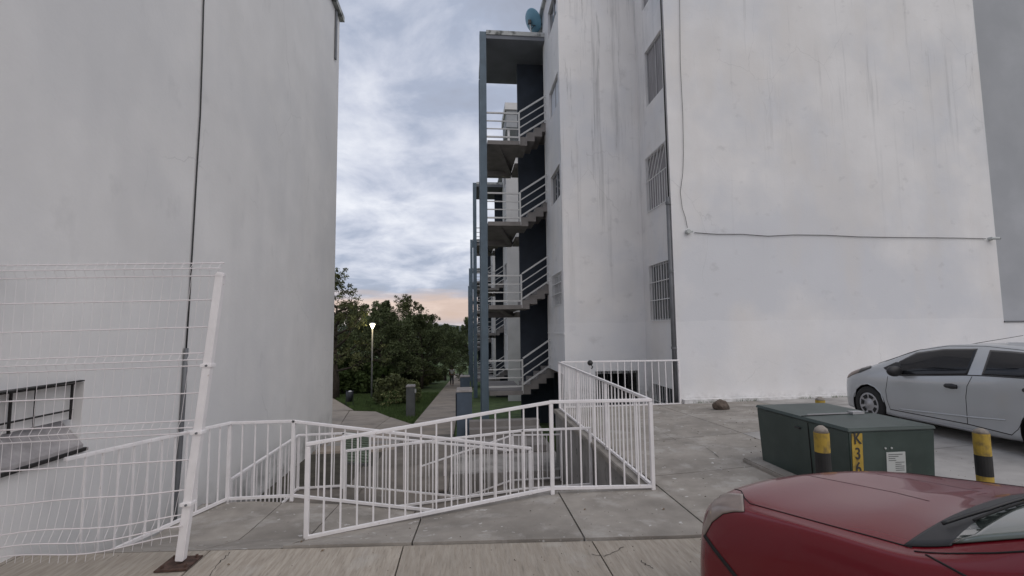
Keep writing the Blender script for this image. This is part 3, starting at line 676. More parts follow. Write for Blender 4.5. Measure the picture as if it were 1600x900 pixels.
# right hand neighbour: set back grey wall above a low white wall
nb = thing('apartment_building', (16, 13, 0), 'grey apartment block at the right edge behind a low white wall', 'building')
obj('wall', MB().box((13.53, 11.9, -.5), (24, 12.1, 12.6)), mat('grey plaster', (.40, .41, .43), .85, noise_amt=.1, scale=.8, extra=lambda t, g, o: layer(t, g, o, (.34, .35, .37), .5, .4, .6, amt=.8)), nb)
obj('roof', MB().box((13.53, 11.7, 12.61), (24, 15, 12.8)), 'slabedge', nb)
lw = thing('low_wall', (16, 10.9, 0), 'low white wall continuing from the gable behind the silver car', 'wall')
obj('wall_face', MB().box((13.525, 10.845, -.3), (22, 11.0, 1.80)), 'plaster_r', lw); obj('coping', MB().box((13.525, 10.82, 1.803), (22, 11.88, 1.84)), 'pipe', lw)

# drain pipe beside the gable corner
dp = thing('drainpipe', (X1-.07, 10.9, 0), 'grey drainpipe running down the corner beside the barred windows', 'pipe')
obj('pipe_run', MB().tube([(X1-.05, 10.90, 0.0), (X1-.05, 10.90, 4.9)], .048, 12), 'pipe', dp, smooth=True)
obj('pipe_run', MB().tube([(X1-.03, 10.90, 4.9), (X1-.03, 10.90, 12.0)], .018, 8), 'cable', dp, smooth=True)
for zz_ in (1.3, 3.1, 4.75): obj('clamp', MB().lathe([(.056, -.03), (.062, -.03), (.062, .03), (.056, .03)], (X1-.05, 10.90, zz_), 12), 'pipe', dp)

# cctv cameras, cable
def wire(name, pts, r, label, cat, mt='cable'):
    o = obj(name, MB().tube(pts, r, 6), mt, smooth=True); return tag(o, label, cat)
jb = at(1075, 362, Y=10.8); cc = at(1548, 373, Y=10.8)
j = thing('junction_box', jb, 'small white round junction box on the gable where the two wires meet', 'junction box')
obj('casing', MB().lathe([(0, -.055), (.05, -.055), (.06, -.03), (.06, .04)], jb, 14, 'y'), 'sticker', j); obj('nozzle', MB().tube([jb+V(.05, -.02, 0), jb+V(.11, -.03, 0)], .022, 8), 'sticker', j)
c_ = thing('security_camera', cc, 'small white bullet camera at the right end of the gable wire', 'camera')
obj('mount', MB().lathe([(0, -.03), (.045, -.03), (.05, .04)], cc, 12, 'y'), 'sticker', c_); obj('body', MB().tube([cc+V(-.06, -.06, .0), cc+V(.12, -.10, -.01)], .035, 10), 'sticker', c_); obj('lens', MB().tube([cc+V(.12, -.10, -.01), cc+V(.135, -.103, -.011)], .028, 10), 'plastic', c_)
pts = []
for px, py in ((1085, 363.5), (1120, 366), (1160, 366), (1200, 369), (1240, 367), (1290, 367.5), (1340, 370), (1400, 371), (1460, 371.5), (1500, 372), (1540, 373)): pts.append(at(px, py, Y=10.815))
wire('cable', pts, .008, 'black cable strung level across the gable between the two white fittings', 'cable')
wire('cable', [at(px, py, Y=10.815) for px, py in ((1062, -60), (1062, 0), (1063, 100), (1067, 180), (1068, 240), (1067, 270), (1063, 300), (1066, 325), (1071, 340), (1074, 356))], .0055, 'thin kinked wire dropping down the gable to the white junction box', 'cable')

# satellite dish on the tower roof
dl = at(829, 50, Y=15.3); dl.z = 11.56
dsh = thing('satellite_dish', dl, 'teal blue satellite dish on the stair tower roof', 'satellite dish')
dm = MB(); ctr = at(829, 34, Y=15.3); nrm = Vector((.72, .30, .50)).normalized(); a_ = nrm.orthogonal().normalized(); b_2 = nrm.cross(a_)
for i in range(9):
    r_ = .39*i/8
    for k in range(28):
        t = 2*math.pi*k/28; dm.v.append(tuple(ctr+(a_*math.cos(t)+b_2*math.sin(t))*r_+nrm*(.80*r_*r_)))
for i in range(8):
    for k in range(28): dm.f.append((i*28+k, i*28+(k+1) % 28, (i+1)*28+(k+1) % 28, (i+1)*28+k))
ds = obj('reflector', dm, 'dish', dsh, smooth=True); sm = ds.modifiers.new('s', 'SOLIDIFY'); sm.thickness = .012
obj('mast', MB().tube([dl, dl+V(.02, 0, .18), ctr-nrm*.04], .025, 8), 'galv', dsh, smooth=True)
obj('bracket', MB().tube([ctr-nrm*.03+V(.05, 0, -.1), ctr+V(.22, -.02, -.16), ctr+V(.27, 0, -.05)], .014, 6).box(ctr-nrm*.05-V(.05, .05, .06), ctr-nrm*.05+V(.05, .05, .06)), 'plastic', dsh)
obj('feed_arm', MB().tube([ctr+V(0, 0, -.3), ctr+nrm*.45], .012, 6).lathe([(0, -.05), (.04, -.04), (.04, .04), (0, .05)], ctr+nrm*.45, 8), 'plastic', dsh)

# ------------------------------------------------------------------ left building
XB = -3.7; yl0, yl1 = 4.0, 5.14
lb = thing('apartment_building', (-7, 6, -1.2), 'tall off white apartment block filling the left, with a long black cable down it', 'building')
cz = at(535, 42, X=XB).z; ye = 14.15
mbl = wall_holes('x', XB, -.25, -3, ye, -1.5, cz, [(2.6, yl1, .70, 1.33)])
obj('wall', mbl, 'plaster_l', lb, fix=True)
obj('wall', MB().box((-12, ye-.25, -1.6), (XB-.252, ye, cz)), 'plaster_l', lb)
obj('roof', MB().box((-12, -3, cz+.002), (XB+.12, ye+.1, cz+.16)), 'slabedge', lb)
cb = obj('downspout', MB().box((XB+.002, ye-.55, 9.6), (XB+.05, ye-.42, cz-.05)), 'pipe', lb)
wf = MB()
g1 = XB-.06
for y_ in (3.7, 4.17, 4.45, 4.68, 5.08): wf.bar((g1, y_, .98), (g1, y_, 1.33), .016 if y_ != 4.68 else .009)
wf.bar((g1, 2.6, 1.07), (g1, 5.1, 1.07), .014)
wf.bar((g1, 2.6, 1.32), (g1, 5.1, 1.32), .02)
win = obj('window', wf, 'blackiron', lb)
obj('pane', MB().box((g1-.05, 2.6, .98), (g1-.04, 5.14, 1.328)), mat('pale obscured glass', (.75, .74, .73), .5), win)
cg = MB()                                                     # tapering row of iron slats over the window top
for k in range(5): cg.bar((XB+.03+.05*k, 2.6, 1.345), (XB+.0+.006*k, 5.1, 1.345), .02, .012)
for k in range(9): cg.bar((XB+.0, 5.0-.28*k, 1.342), (XB+.02+.035*k, 5.0-.28*k, 1.342), .012, .01)
obj('cage_top', cg, 'blackiron', win)
obj('sill', MB().hexa([(XB-.2, 2.61, .80), (XB+.03, 2.61, .702), (XB+.03, 5.135, .702), (XB-.2, 5.135, .80), (XB-.2, 2.61, .975), (XB+.03, 2.61, .735), (XB+.03, 5.135, .735), (XB-.2, 5.135, .975)]), mat('rough sill mortar', (.36, .34, .34), .9, noise_amt=.2, scale=9, bump=.5), win)
obj('sill_edge', MB().box((XB+.002, 2.6, .668), (XB+.045, 5.18, .698)), 'blackiron', win)
c0 = [at(px, py, X=XB+.02) for px, py in ((322, -60), (318, 10), (316, 90), (313, 180), (308, 260), (304, 330), (300, 400), (296, 470), (291, 545))]
wire('cable', c0, .010, 'long black cable hanging down the left block into a grey conduit', 'cable')
wire('conduit', [at(px, py, X=XB+.035) for px, py in ((291, 544), (286, 630), (280, 720), (274, 790), (270, 850))], .028, 'grey conduit at the foot of the left block behind the fence post', 'conduit', 'pipe')
# debris and mossy drain strip at the wall foot
dk = thing('drain_cover', (-2.6, 11, -1.15), 'mossy ribbed cover lying beside the left wall behind the railings', 'cover')
cs = [at(538, 722, Z=-1.1), at(577, 725, Z=-1.1), at(576, 678, Z=-1.1), at(541, 676, Z=-1.1)]
mb = MB(); mb.hexa([(c.x, c.y, -1.16) for c in cs]+[(c.x, c.y, -1.10) for c in cs]); obj('frame', mb, 'greypillar', dk)
for k in range(12):
    f0 = (k+.2)/12; f1 = (k+.75)/12
    a, b = cs[0].lerp(cs[3], f0), cs[1].lerp(cs[2], f0); c, d = cs[1].lerp(cs[2], f1), cs[0].lerp(cs[3], f1)
    obj('rib', MB().hexa([(p.x, p.y, -1.099) for p in (a, b, c, d)]+[(p.x, p.y, -1.075) for p in (a, b, c, d)]), mat('mossy slat', (.10, .13, .09), .9, noise_amt=.3, scale=9) if k == 0 else bpy.data.materials['mossy slat'], dk)
tag(obj('planting_bed', MB().add([(XB+.02, 6.4, -1.155), (-2.22, 8.95, -1.155), (-1.75, 12.2, -1.15), (XB+.02, 12.2, -1.15)], [(0, 1, 2, 3)]), 'soil'), kind='structure')

# ------------------------------------------------------------------ wire mesh fence and its leaning post
fb = at(283, 858, Y=4.18, ); fb.z = .02; ftop = at(345, 430, Y=4.16)
fp = thing('fence_post', (fb.x, 4.18, 0), 'leaning white fence post bolted to a rusty plate on the pavement', 'post')
pm = MB(); pm.bar((fb.x, 4.18, .015), (ftop.x, 4.16, ftop.z), .062, .062, upv=(0, 1, 0)); obj('shaft', pm, 'rail', fp, bevel=.006)
cap_d = (Vector((ftop.x, 4.16, ftop.z))-Vector((fb.x, 4.18, .015))).normalized()
obj('cap', MB().bar(Vector((ftop.x, 4.16, ftop.z))-cap_d*.02, Vector((ftop.x, 4.16, ftop.z))+cap_d*.025, .07, .07, upv=(0, 1, 0)), 'rail', fp, bevel=.012)
obj('base_plate', MB().box((fb.x-.13, 4.06, -.018), (fb.x+.11, 4.30, -.004)), 'rust', fp, bevel=.004)
for dx_, dy_ in ((-.09, 4.10), (.08, 4.10), (-.09, 4.26), (.08, 4.26)): obj('bolt', MB().lathe([(0, .022), (.011, .022), (.012, 0)], (fb.x+dx_, dy_, -.004), 6), 'rust', fp)
def postx(z): return fb.x+(ftop.x-fb.x)*(z-.015)/(ftop.z-.015)
for pxx, pyy in ((322, 571), (309, 676), (293, 788)):
    z_ = at(pxx, pyy, Y=4.15).z; obj('clip', MB().box((postx(z_)-.045, 4.13, z_-.014), (postx(z_)+.04, 4.215, z_+.014)), 'rail', fp, bevel=.003)
    obj('clip_bolt', MB().lathe([(0, -.012), (.008, -.012), (.009, 0)], (postx(z_)+.005, 4.13, z_), 8, 'y'), 'pipe', fp)
fm = thing('mesh_fence', (-3, 4.2, 0), 'white welded wire fence panel with folded ribs, sagging at its foot, left of the post', 'fence')
# heights measured at the post end; the foot sags and swings out
yfr = [(411, 0), (420, .035), (431, 0), (469, 0), (512, 0), (553, 0), (563, .035), (573, 0), (616, 0), (659, 0), (669, .035), (679, 0), (721, 0), (768, .0), (808, .02), (824, .06), (841, .02)]
zs_ = [(at(200, py, Y=4.2).z, o_) for py, o_ in yfr]
XE = -3.69
def fpt(u, z, o_):
    """u 0 at the post, 1 at the building"""
    sag = max(0, .75-z)
    x0 = postx(z); x = x0+(XE-x0)*u
    y = 4.19-.05*u-o_-.10*sag*math.sin(math.pi*min(1, u*1.1))
    zz2 = z-.03*u+(.035*sag*math.sin(u*9+z*5) if z < .8 else .0)-sag*.10*u
    return Vector((x, y, zz2))
mh = MB()
for z, o_ in zs_:
    mh = MB().tube([fpt(k/16, z, o_) for k in range(17)], .0058 if o_ == 0 else .0048, 6); obj('line_wire', mh, 'fence', fm, smooth=True)
nw = 24
for k in range(nw):
    u = .015+.97*k/(nw-1); pts = [fpt(u, z, o_) for z, o_ in zs_]
    pts = [fpt(u, zs_[0][0]+.03, 0)]+pts+[fpt(u, max(.03, zs_[-1][0]-.05), .02)]
    obj('wire', MB().tube(pts, .0017, 5), 'fence', fm)

# ------------------------------------------------------------------ transformer cabinet, bollards, rubble
gx0, gx1, gy0, gy1 = 3.66, 4.60, 4.37, 5.85
gbx = thing('transformer_box', (4.1, 5.1, 0), 'dark green transformer cabinet with yellow numbered stripe and white sticker', 'cabinet')
obj('body', MB().hexa([(gx0+.04, gy0+.04, .02), (gx1-.03, gy0+.04, .02), (gx1-.03, gy1-.04, .02), (gx0+.04, gy1-.04, .02), (gx0+.012, gy0+.012, .765), (gx1-.012, gy0+.012, .765), (gx1-.012, gy1-.012, .765), (gx0+.012, gy1-.012, .765)]), 'greenbox', gbx, bevel=.008)
obj('lid', MB().hexa([(gx0, gy0, .768), (gx1, gy0, .768), (gx1, gy1, .768), (gx0, gy1, .768), (gx0+.01, gy0+.01, .80), (gx1-.01, gy0+.01, .80), (gx1-.01, gy1-.01, .80), (gx0+.01, gy1-.01, .80)]), 'greenbox', gbx, bevel=.006)
obj('lid_seam', MB().bar((gx0+.012, 5.02, .804), (gx1-.012, 5.10, .804), .012, .006), 'seam', gbx)
obj('hasp', MB().bar((gx0+.1, 5.05, .812), (gx1-.22, 5.07, .812), .012).box((gx1-.32, 5.02, .803), (gx1-.18, 5.10, .83)), 'alu', gbx)
obj('door_seam', MB().bar((gx0+.012, 4.93, .75), (gx0+.036, 4.93, .03), .010, .006, upv=(0, 1, 0)), 'seam', gbx)
obj('hinge', MB().box((gx0-.006, 5.05, .66), (gx0+.016, 5.13, .675)), 'plastic', gbx)
sf = lambda z: gy0+.012+(.765-z)/.745*.028-.003                  # sloping front face
def fpanel(x0, x1, z0, z1, off): return MB().hexa([(x0, sf(z0)-off, z0), (x1, sf(z0)-off, z0), (x1, sf(z0)+.004, z0), (x0, sf(z0)+.004, z0), (x0, sf(z1)-off, z1), (x1, sf(z1)-off, z1), (x1, sf(z1)+.004, z1), (x0, sf(z1)+.004, z1)])
obj('number_stripe', fpanel(gx0+.045, gx0+.155, .10, .75, .002), 'yellow', gbx)
def text(body, size, loc, rot, mt, par, name='lettering', sx_=1.):
    cu = bpy.data.curves.new(name, 'FONT'); cu.body = body; cu.size = size; cu.align_x = 'CENTER'; cu.align_y = 'CENTER'; cu.extrude = .0006; cu.offset = size*.012
    to = bpy.data.objects.new(name, cu); COL.objects.link(to)
    dg = bpy.context.evaluated_depsgraph_get(); dg.update(); me = bpy.data.meshes.new_from_object(to.evaluated_get(dg)); bpy.data.objects.remove(to)
    me.materials.clear(); me.materials.append(M[mt]); o = bpy.data.objects.new(name, me); COL.objects.link(o); o.parent = par
    ox = ORG[par.name]['ox']; o.location = Vector(loc)-Vector(ox); o.rotation_euler = rot; o.scale = (sx_, 1, 1); return o
for ch, z_ in (('K', .70), ('3', .555), ('6', .42), ('5', .285)):
    text(ch, .155, (gx0+.10, sf(z_)-.006, z_), (R(90), 0, 0), 'ink', gbx, sx_=.8)
obj('sticker', fpanel(gx0+.40, gx0+.60, .36, .56, .002), 'sticker', gbx)
sk = MB()
for k in range(9):
    z_ = .535-.019*k; ln = .15 if k in (0, 4, 8) else random.uniform(.05, .13); xo = gx0+.42+(.07 if k > 3 else 0)
    sk.box((xo, sf(z_)-.004, z_), (min(gx0+.585, xo+ln), sf(z_)-.003, z_+.006))
obj('print', sk, 'greypillar', gbx)
for dx_ in (.39, .455): obj('screw', MB().lathe([(0, -.008), (.009, -.008), (.01, 0)], (gx0+dx_, sf(.60), .60), 8, 'y'), 'sticker', gbx)
obj('footing', MB().box((gx0-.14, gy0-.15, -.05), (gx1+.08, gy1+.12, .125)), 'pave', gbx, bevel=.015)

bol = None
def bollard(loc, label, h=.78, r=.062, lean=(0, 0), f1=.62, group='yellow and black bollards round the transformer cabinet'):
    t = thing('bollard', loc, label, 'bollard', group); x, y, z = loc
    c = lambda zz3: (x+lean[0]*zz3, y+lean[1]*zz3, z+zz3)
    def ring(a, b, mt, rr): obj('band', MB().tube([c(a), c(b)], rr, 18), mt, t, smooth=False)
    ring(-.02, h*.33, 'yellow', r); ring(h*.33, h*f1, 'black', r+.001); ring(h*f1, h*.93, 'yellow', r)
    obj('cap', MB().tube([c(h*.93), c(h*.97), c(h)], [r*.98, r*.8, r*.3], 16), 'oldcon', t, smooth=True)
    return t
b1 = at(1283, 672, Y=4.12); bollard((b1.x, 4.12, .04), 'chipped yellow and black bollard in front of the cabinet side', h=b1.z, f1=.73)
b2 = at(1532, 669, Y=4.35); bollard((b2.x, 4.35, .09), 'tall yellow and black bollard between the cabinet and the silver car', h=b2.z-.09, r=.066)
b3 = at(1281, 620, Y=6.5); bollard((b3.x, 6.5, .11), 'short worn yellow bollard just showing behind the cabinet', h=b3.z-.11)
rk = at(1128, 640, Z=.08); rb = bmesh.new(); bmesh.ops.create_icosphere(rb, subdivisions=3, radius=.125)
for v in rb.verts:
    v.co.z *= .95; v.co.x *= 1.25; v.co += v.co.normalized()*.05*noise.noise(v.co*9); v.co.z = max(v.co.z, -.06)
me = bpy.data.meshes.new('rubble'); rb.to_mesh(me); me.materials.append(M['oldcon']); o = bpy.data.objects.new('broken_block', me); me.materials.clear(); me.materials.append(mat('brown rubble', (.11, .085, .07), .95, noise_amt=.4, scale=12, bump=.6)); COL.objects.link(o); o.location = (rk.x, rk.y, zlot(rk.x, rk.y)+.07); o.scale = (1.15, .8, 1.1)
tag(o, 'broken lump of brown concrete lying on the lot near the gable foot', 'rubble')
# small black clamp lamp on the far railing
kp = at(922, 567, Y=10.66)
kl = thing('spotlight', kp, 'small black spotlight clamped on the top of the far railing', 'spotlight')
obj('housing', MB().lathe([(0, -.07), (.05, -.06), (.062, 0), (.05, .03), (0, .045)], kp, 14, 'y'), 'plastic', kl, smooth=True)
obj('stem', MB().tube([kp+V(.02, 0, -.03), kp+V(.05, -.02, -.09), kp+V(.03, 0, -.13)], .014, 8), 'plastic', kl)

# ------------------------------------------------------------------ garden: meter pillars, bins, lamp
def pillar(name, px0, px1, pyt, pyb, Y, mt, label, cat='pillar', dep=.4, capm='metercap', group=None):
    a, b = at(px0, pyt, Y=Y), at(px1, pyt, Y=Y); zb3 = zlow(Y)
    t = thing(name, ((a.x+b.x)/2, Y, zb3), label, cat, group)
    obj('shaft', MB().box((a.x, Y, zb3-.1), (b.x, Y+dep, a.z-.05)), mt, t, bevel=.01)
    obj('cap', MB().hexa([(a.x-.02, Y-.02, a.z-.05), (b.x+.02, Y-.02, a.z-.05), (b.x+.02, Y+dep+.02, a.z-.05), (a.x-.02, Y+dep+.02, a.z-.05), (a.x, Y, a.z), (b.x, Y, a.z), (b.x, Y+dep, a.z+.02), (a.x, Y+dep, a.z+.02)]), capm, t)
    return t, a, b
t_, a, b = pillar('meter_pillar', 713.5, 737.5, 610, 690, 13.4, 'meter', 'slate blue masonry meter pillar beside the avenue, nearest the railings', dep=.55)
obj('meter_door', MB().box((a.x-.03, 13.5, a.z-.75), (a.x-.001, 13.9, a.z-.1)), 'binblack', t_)
pillar('meter_pillar', 719, 734, 588, 600, 26.0, 'meter', 'second slate blue meter pillar farther down the avenue', dep=.5)
t_, a, b = pillar('meter_pillar', 634.5, 647.5, 603, 643, 19.2, 'greypillar', 'dark grey meter pillar standing alone on the grass', dep=.35)
obj('socket_box', MB().box((b.x+.0, 19.25, a.z-.28), (b.x+.06, 19.35, a.z-.14)), 'sticker', t_)
bn = gp(546, 634); tb = thing('litter_bin', bn, 'black hanging litter bin on two posts on the grass by the side path', 'bin')
for s_ in (-.17, .17): obj('post', MB().tube([bn+V(s_, 0, 0), bn+V(s_, 0, .78)], .018, 8), 'binblack', tb)
bc = bn+V(0, 0, .45)
obj('bucket', MB().lathe([(0, -.24), (.13, -.24), (.17, .25), (.15, .25), (.12, -.2)], bc, 16), 'binblack', tb, smooth=True)
obj('litter', MB().lathe([(0, .30), (.06, .29), (.09, .25)], bc+V(.02, 0, 0), 8), 'shirt', tb)
lp = at(582, 508, Y=30.5); lt = thing('street_lamp', (lp.x, 30.5, zlow(30.5)), 'lit garden lamp on a pale pole in front of the dark trees', 'street lamp')
zl0 = zlow(30.5)
obj('pole', MB().tube([(lp.x, 30.5, zl0), (lp.x, 30.5, lp.z-.12)], [.06, .04], 10), 'greypole', lt, smooth=True)
obj('lantern', MB().lathe([(.05, -.2), (.12, -.04), (.17, .06), (0, .08)], (lp.x, 30.5, lp.z), 14), 'lit', lt, smooth=True)
obj('lantern_cap', MB().lathe([(.22, .08), (.18, .12), (.05, .16), (0, .16)], (lp.x, 30.5, lp.z), 14), 'galv', lt, smooth=True)
ll_ = bpy.data.lights.new('lantern_light', 'POINT'); ll_.energy = 30; ll_.color = (1, .82, .5); ll_.shadow_soft_size = .15
lo_ = bpy.data.objects.new('lantern_light', ll_); COL.objects.link(lo_); lo_.parent = lt; lo_.location = (0, -.35, lp.z-zl0-.02)
f2 = at(754-40, 561, Y=66); 

# ------------------------------------------------------------------ vegetation
def leaf_cloud(centres, n, size, rad, seed, flat=.75):
    rs = np.random.RandomState(seed); V_ = []; F_ = []
    c = np.array([centres[i] for i in rs.randint(0, len(centres), n)])
    d = rs.normal(size=(n, 3)); d /= np.linalg.norm(d, axis=1)[:, None]
    p = c[:, :3]+d*(rs.rand(n, 1)**.45)*c[:, 3:4]*np.array([1, 1, flat])
    a = rs.normal(size=(n, 3)); a /= np.linalg.norm(a, axis=1)[:, None]
    b = np.cross(a, rs.normal(size=(n, 3))); b /= np.linalg.norm(b, axis=1)[:, None]
    s = size*(.6+.8*rs.rand(n, 1))
    v = np.stack([p-a*s, p-b*s*.42, p+a*s, p+b*s*.42], 1).reshape(-1, 3)
    mb = MB(); mb.v = v.tolist(); mb.f = [(4*i, 4*i+1, 4*i+2, 4*i+3) for i in range(n)]
    return mb
def make_tree(seed, h, spread, trunk_h, n, leaf, mt, open_=0., loc=(0, 0, 0), label='', name='tree', group=None, cat='tree'):
    rs = random.Random(seed); t = thing(name, (0, 0, 0), label, cat, group)
    tm = MB(); r0_ = h*.022+.03
    top = V(rs.uniform(-.2, .2), rs.uniform(-.2, .2), h*.8)
    tm.tube([(0, 0, -.2), (rs.uniform(-.1, .1), 0, trunk_h*.5), (rs.uniform(-.15, .15), .1, trunk_h), tuple(top*.9)], [r0_*1.3, r0_, r0_*.8, r0_*.25], 9)
    cen = []
    nb_ = 15
    for k in range(nb_):
        f = k/(nb_-1); z0 = trunk_h*(.75)+(h*.72-trunk_h*.75)*f; an = k*2.4+rs.uniform(-.4, .4)
        L = spread*(1-.55*f)*rs.uniform(.6, 1.05); e = V(math.cos(an)*L, math.sin(an)*L, z0+h*.17*rs.uniform(.3, 1.2))
        mid = V(e.x*.5+rs.uniform(-.2, .2), e.y*.5, z0+(e.z-z0)*.35); tm.tube([(0, 0, z0), mid, e], [r0_*.45, r0_*.28, r0_*.08], 6)
        for q in range(5):
            tw = e+V(rs.gauss(0, spread*.24), rs.gauss(0, spread*.24), rs.gauss(0, h*.06)+h*.02); tm.tube([mid.lerp(e, .5), e.lerp(tw, .6), tw], [r0_*.1, r0_*.07, r0_*.03], 4)
            cen.append((tw.x, tw.y, tw.z, rs.uniform(.25, .55)*spread*(.36-.1*open_)))
        cen.append((e.x, e.y, e.z, spread*.26)); cen.append((mid.x, mid.y, mid.z+.2, spread*.25*(1-open_*.6)))
    for q in range(16):                                         # shoots poking out of the top
        an = rs.uniform(0, 6.3); rr_ = rs.uniform(0, spread*.45); zt = h*rs.uniform(.86, 1.03); cen.append((math.cos(an)*rr_, math.sin(an)*rr_, zt, spread*.07)); cen.append((math.cos(an)*rr_, math.sin(an)*rr_, zt-h*.05, spread*.10))
    obj('trunk', tm, 'bark', t, smooth=True)
    obj('crown', leaf_cloud(cen, n, leaf, 0, seed, .85), mt, t)
    t.location = loc; return t
tp = [make_tree(11, 6.6, 2.9, 1.5, 21000, .08, 'leaf1', .35, (-6.2, 37, zlow(37)), 'dense dark tree right behind the lit lamp'),
      make_tree(12, 7.8, 2.6, 2.2, 8000, .07, 'leaf2', 1.1, (-7.95, 31, zlow(31)), 'tall open tree with sparse crown beside the left block'),
      make_tree(13, 6.0, 3.0, 1.3, 19000, .08, 'leaf1', .5, (-3.6, 41, zlow(41)), 'broad dark tree overhanging the left side of the avenue')]
def tcopy(i, x, y, s, rz, label): return copy_tree(tp[i], (x, y, zlow(y)-.05), rz, (s, s, s), label)
tcopy(0, -8.6, 40, 1.02, 1.3, 'dark leafy tree behind and left of the lamp')
tcopy(2, -12.0, 36, 1.05, 2.2, 'dark tree low behind the open sparse one')
tcopy(0, -4.6, 48, 1.0, 4.0, 'thick tree standing back behind the broad avenue tree')
tcopy(2, -2.4, 60, 1.12, .8, 'far tree closing the left side of the avenue end')
tcopy(0, 1.0, 84, 1.45, 2.9, 'far dark tree beyond the end of the avenue, right of centre')
tcopy(2, -2.6, 90, 1.45, 5.1, 'far dark tree beyond the end of the avenue, left of centre')
tcopy(1, -6.4, 50, 1.12, 3.3, 'sparse topped tree poking above the dense ones near the middle')
tcopy(1, -4.9, 44, 1.02, 1.9, 'sparse tree with upright shoots against the sunset glow')
tcopy(0, -14.5, 44, 1.1, .5, 'dark tree far left mostly hidden by the left block')
tcopy(2, -7.4, 45, 1.06, 5.9, 'dark tree filling the gap behind the lamp')
def make_bush(seed, r, h, n, leaf, mt, loc, label, name='bush'):
    rs = random.Random(seed); t = thing(name, (0, 0, 0), label, 'bush'); sm_ = MB(); cen = []
    for k in range(16):
        an = k*2.4; L = r*rs.uniform(.2, .9); e = V(math.cos(an)*L, math.sin(an)*L, h*rs.uniform(.4, .95)); sm_.tube([(0, 0, -.1), V(e.x*.4, e.y*.4, e.z*.6), e], [.04, .025, .01], 5); cen.append((e.x, e.y, e.z*.85, r*.35)); cen.append((e.x, e.y, e.z*.4, r*.4))
    obj('stems', sm_, 'bark', t); obj('foliage', leaf_cloud(cen, n, leaf, 0, seed), mt, t); t.location = loc; return t
bp_ = gp(583, 612); bsh = make_bush(21, 1.7, 2.6, 7000, .14, 'leaf3', (bp_.x, bp_.y, bp_.z), 'pale green fern like bush hiding the foot of the lamp pole')
bq = gp(615, 634); b2_ = make_bush(22, 1.0, 1.5, 5000, .09, 'leaf2', (bq.x, bq.y+1.0, bq.z), 'rounded bush left of the grey meter pillar')
for k, (px, py, sc_, lab) in enumerate(((530, 606, .9, 'dark low bush against the left block edge'), (655, 606, .9, 'dark bush just right behind the grey pillar'), (672, 600, .8, 'small dark bush by the avenue edge'))):
    g_ = gp(px, py); copy_tree(b2_ if k else bsh, (g_.x, g_.y+1.5, g_.z), k*1.7, (sc_*1.4,)*3, lab)
hd = None
for k in range(7):
    yy = 33+k*3.2; o = copy_tree(bsh, (-11.5+k*1.05+random.uniform(-.4, .4), yy, zlow(yy)), k*2.1, (1.25, 1.25, 1.05), None); o['label'] = ('leftmost low', 'second low', 'third low', 'fourth low', 'fifth low', 'sixth low', 'farthest low')[k]+' shadowed shrub in the row under the trees'; o['group'] = 'understorey shrubs'
fg = gp(609, 636); ft = thing('flowering_shrub', fg, 'small shrub with pale yellow blossom in front of the rounded bush', 'shrub')
rs = random.Random(5); cen = [(fg.x+rs.gauss(0, .22), fg.y+rs.gauss(0, .2), fg.z+rs.uniform(.15, .75), .13) for _ in range(14)]
obj('foliage', leaf_cloud(cen, 700, .05, 0, 3), 'leaf3', ft); obj('blossom', leaf_cloud(cen, 260, .04, 0, 4), 'flower', ft)
# grass blades (lawn): joined tufts near, sheet beyond
def inpoly(x, y, P):
    c = False
    for i in range(len(P)):
        (x1, y1), (x2, y2) = P[i], P[i-1]
        if (y1 > y) != (y2 > y) and x < (x2-x1)*(y-y1)/(y2-y1)+x1: c = not c
    return c
gpoly = [(jx-.02, q0.y+.05), (q1.x, q1.y+.05), (s0.x, s0.y+.1), (s1.x+.1, s1.y), (s1.x-2, s1.y+6), (-12, 34), (jx-.02, 34)]
rs = random.Random(9); gv = MB()
cnt = 0
while cnt < 26000:
    x, y = rs.uniform(-10, jx), 15+19*rs.random()**1.4
    if not inpoly(x, y, gpoly): continue
    cnt += 1; z = zlow(y)-.05; h = rs.uniform(.05, .13)*(1+(y-15)*.03); a = rs.uniform(0, 6.28); dx_, dy_ = math.cos(a)*.02, math.sin(a)*.02; lx_, ly_ = rs.gauss(0, .03), rs.gauss(0, .03)
    o_ = len(gv.v); gv.v += [(x-dx_, y-dy_, z), (x+dx_, y+dy_, z), (x+lx_, y+ly_, z+h)]; gv.f.append((o_, o_+1, o_+2))
tag(obj('grass', gv, mat('grass blades', (.07, .11, .03), .9, noise_amt=.4, scale=3)), 'short green lawn grass between the avenue and the side path', 'grass', kind='stuff')

def tufts(label, pts, n, seed, h0=.03, h1=.09):
    rs = random.Random(seed); mb = MB()
    for _ in range(n):
        i = rs.randrange(len(pts)-1); f = rs.random(); p = pts[i].lerp(pts[i+1], f); c = math.sin(f*17+i*5)+math.sin(f*41); 
        if c < .2: continue
        x, y, z = p.x+rs.gauss(0, .012), p.y+rs.gauss(0, .012), p.z-.01; h = rs.uniform(h0, h1); a = rs.uniform(0, 6.28); o_ = len(mb.v)
        mb.v += [(x-math.cos(a)*.004, y-math.sin(a)*.004, z), (x+math.cos(a)*.004, y+math.sin(a)*.004, z), (x+rs.gauss(0, .02), y+rs.gauss(0, .02), z+h)]; mb.f.append((o_, o_+1, o_+2))
    tag(obj('weeds', mb, bpy.data.materials['grass blades']), label, 'weeds', kind='stuff')
tufts('small weeds in the joint at the foot of the gable', [V(5.1, 10.64, .06), V(13, 10.64, .15)], 500, 3)
rs = random.Random(12); gm = MB()
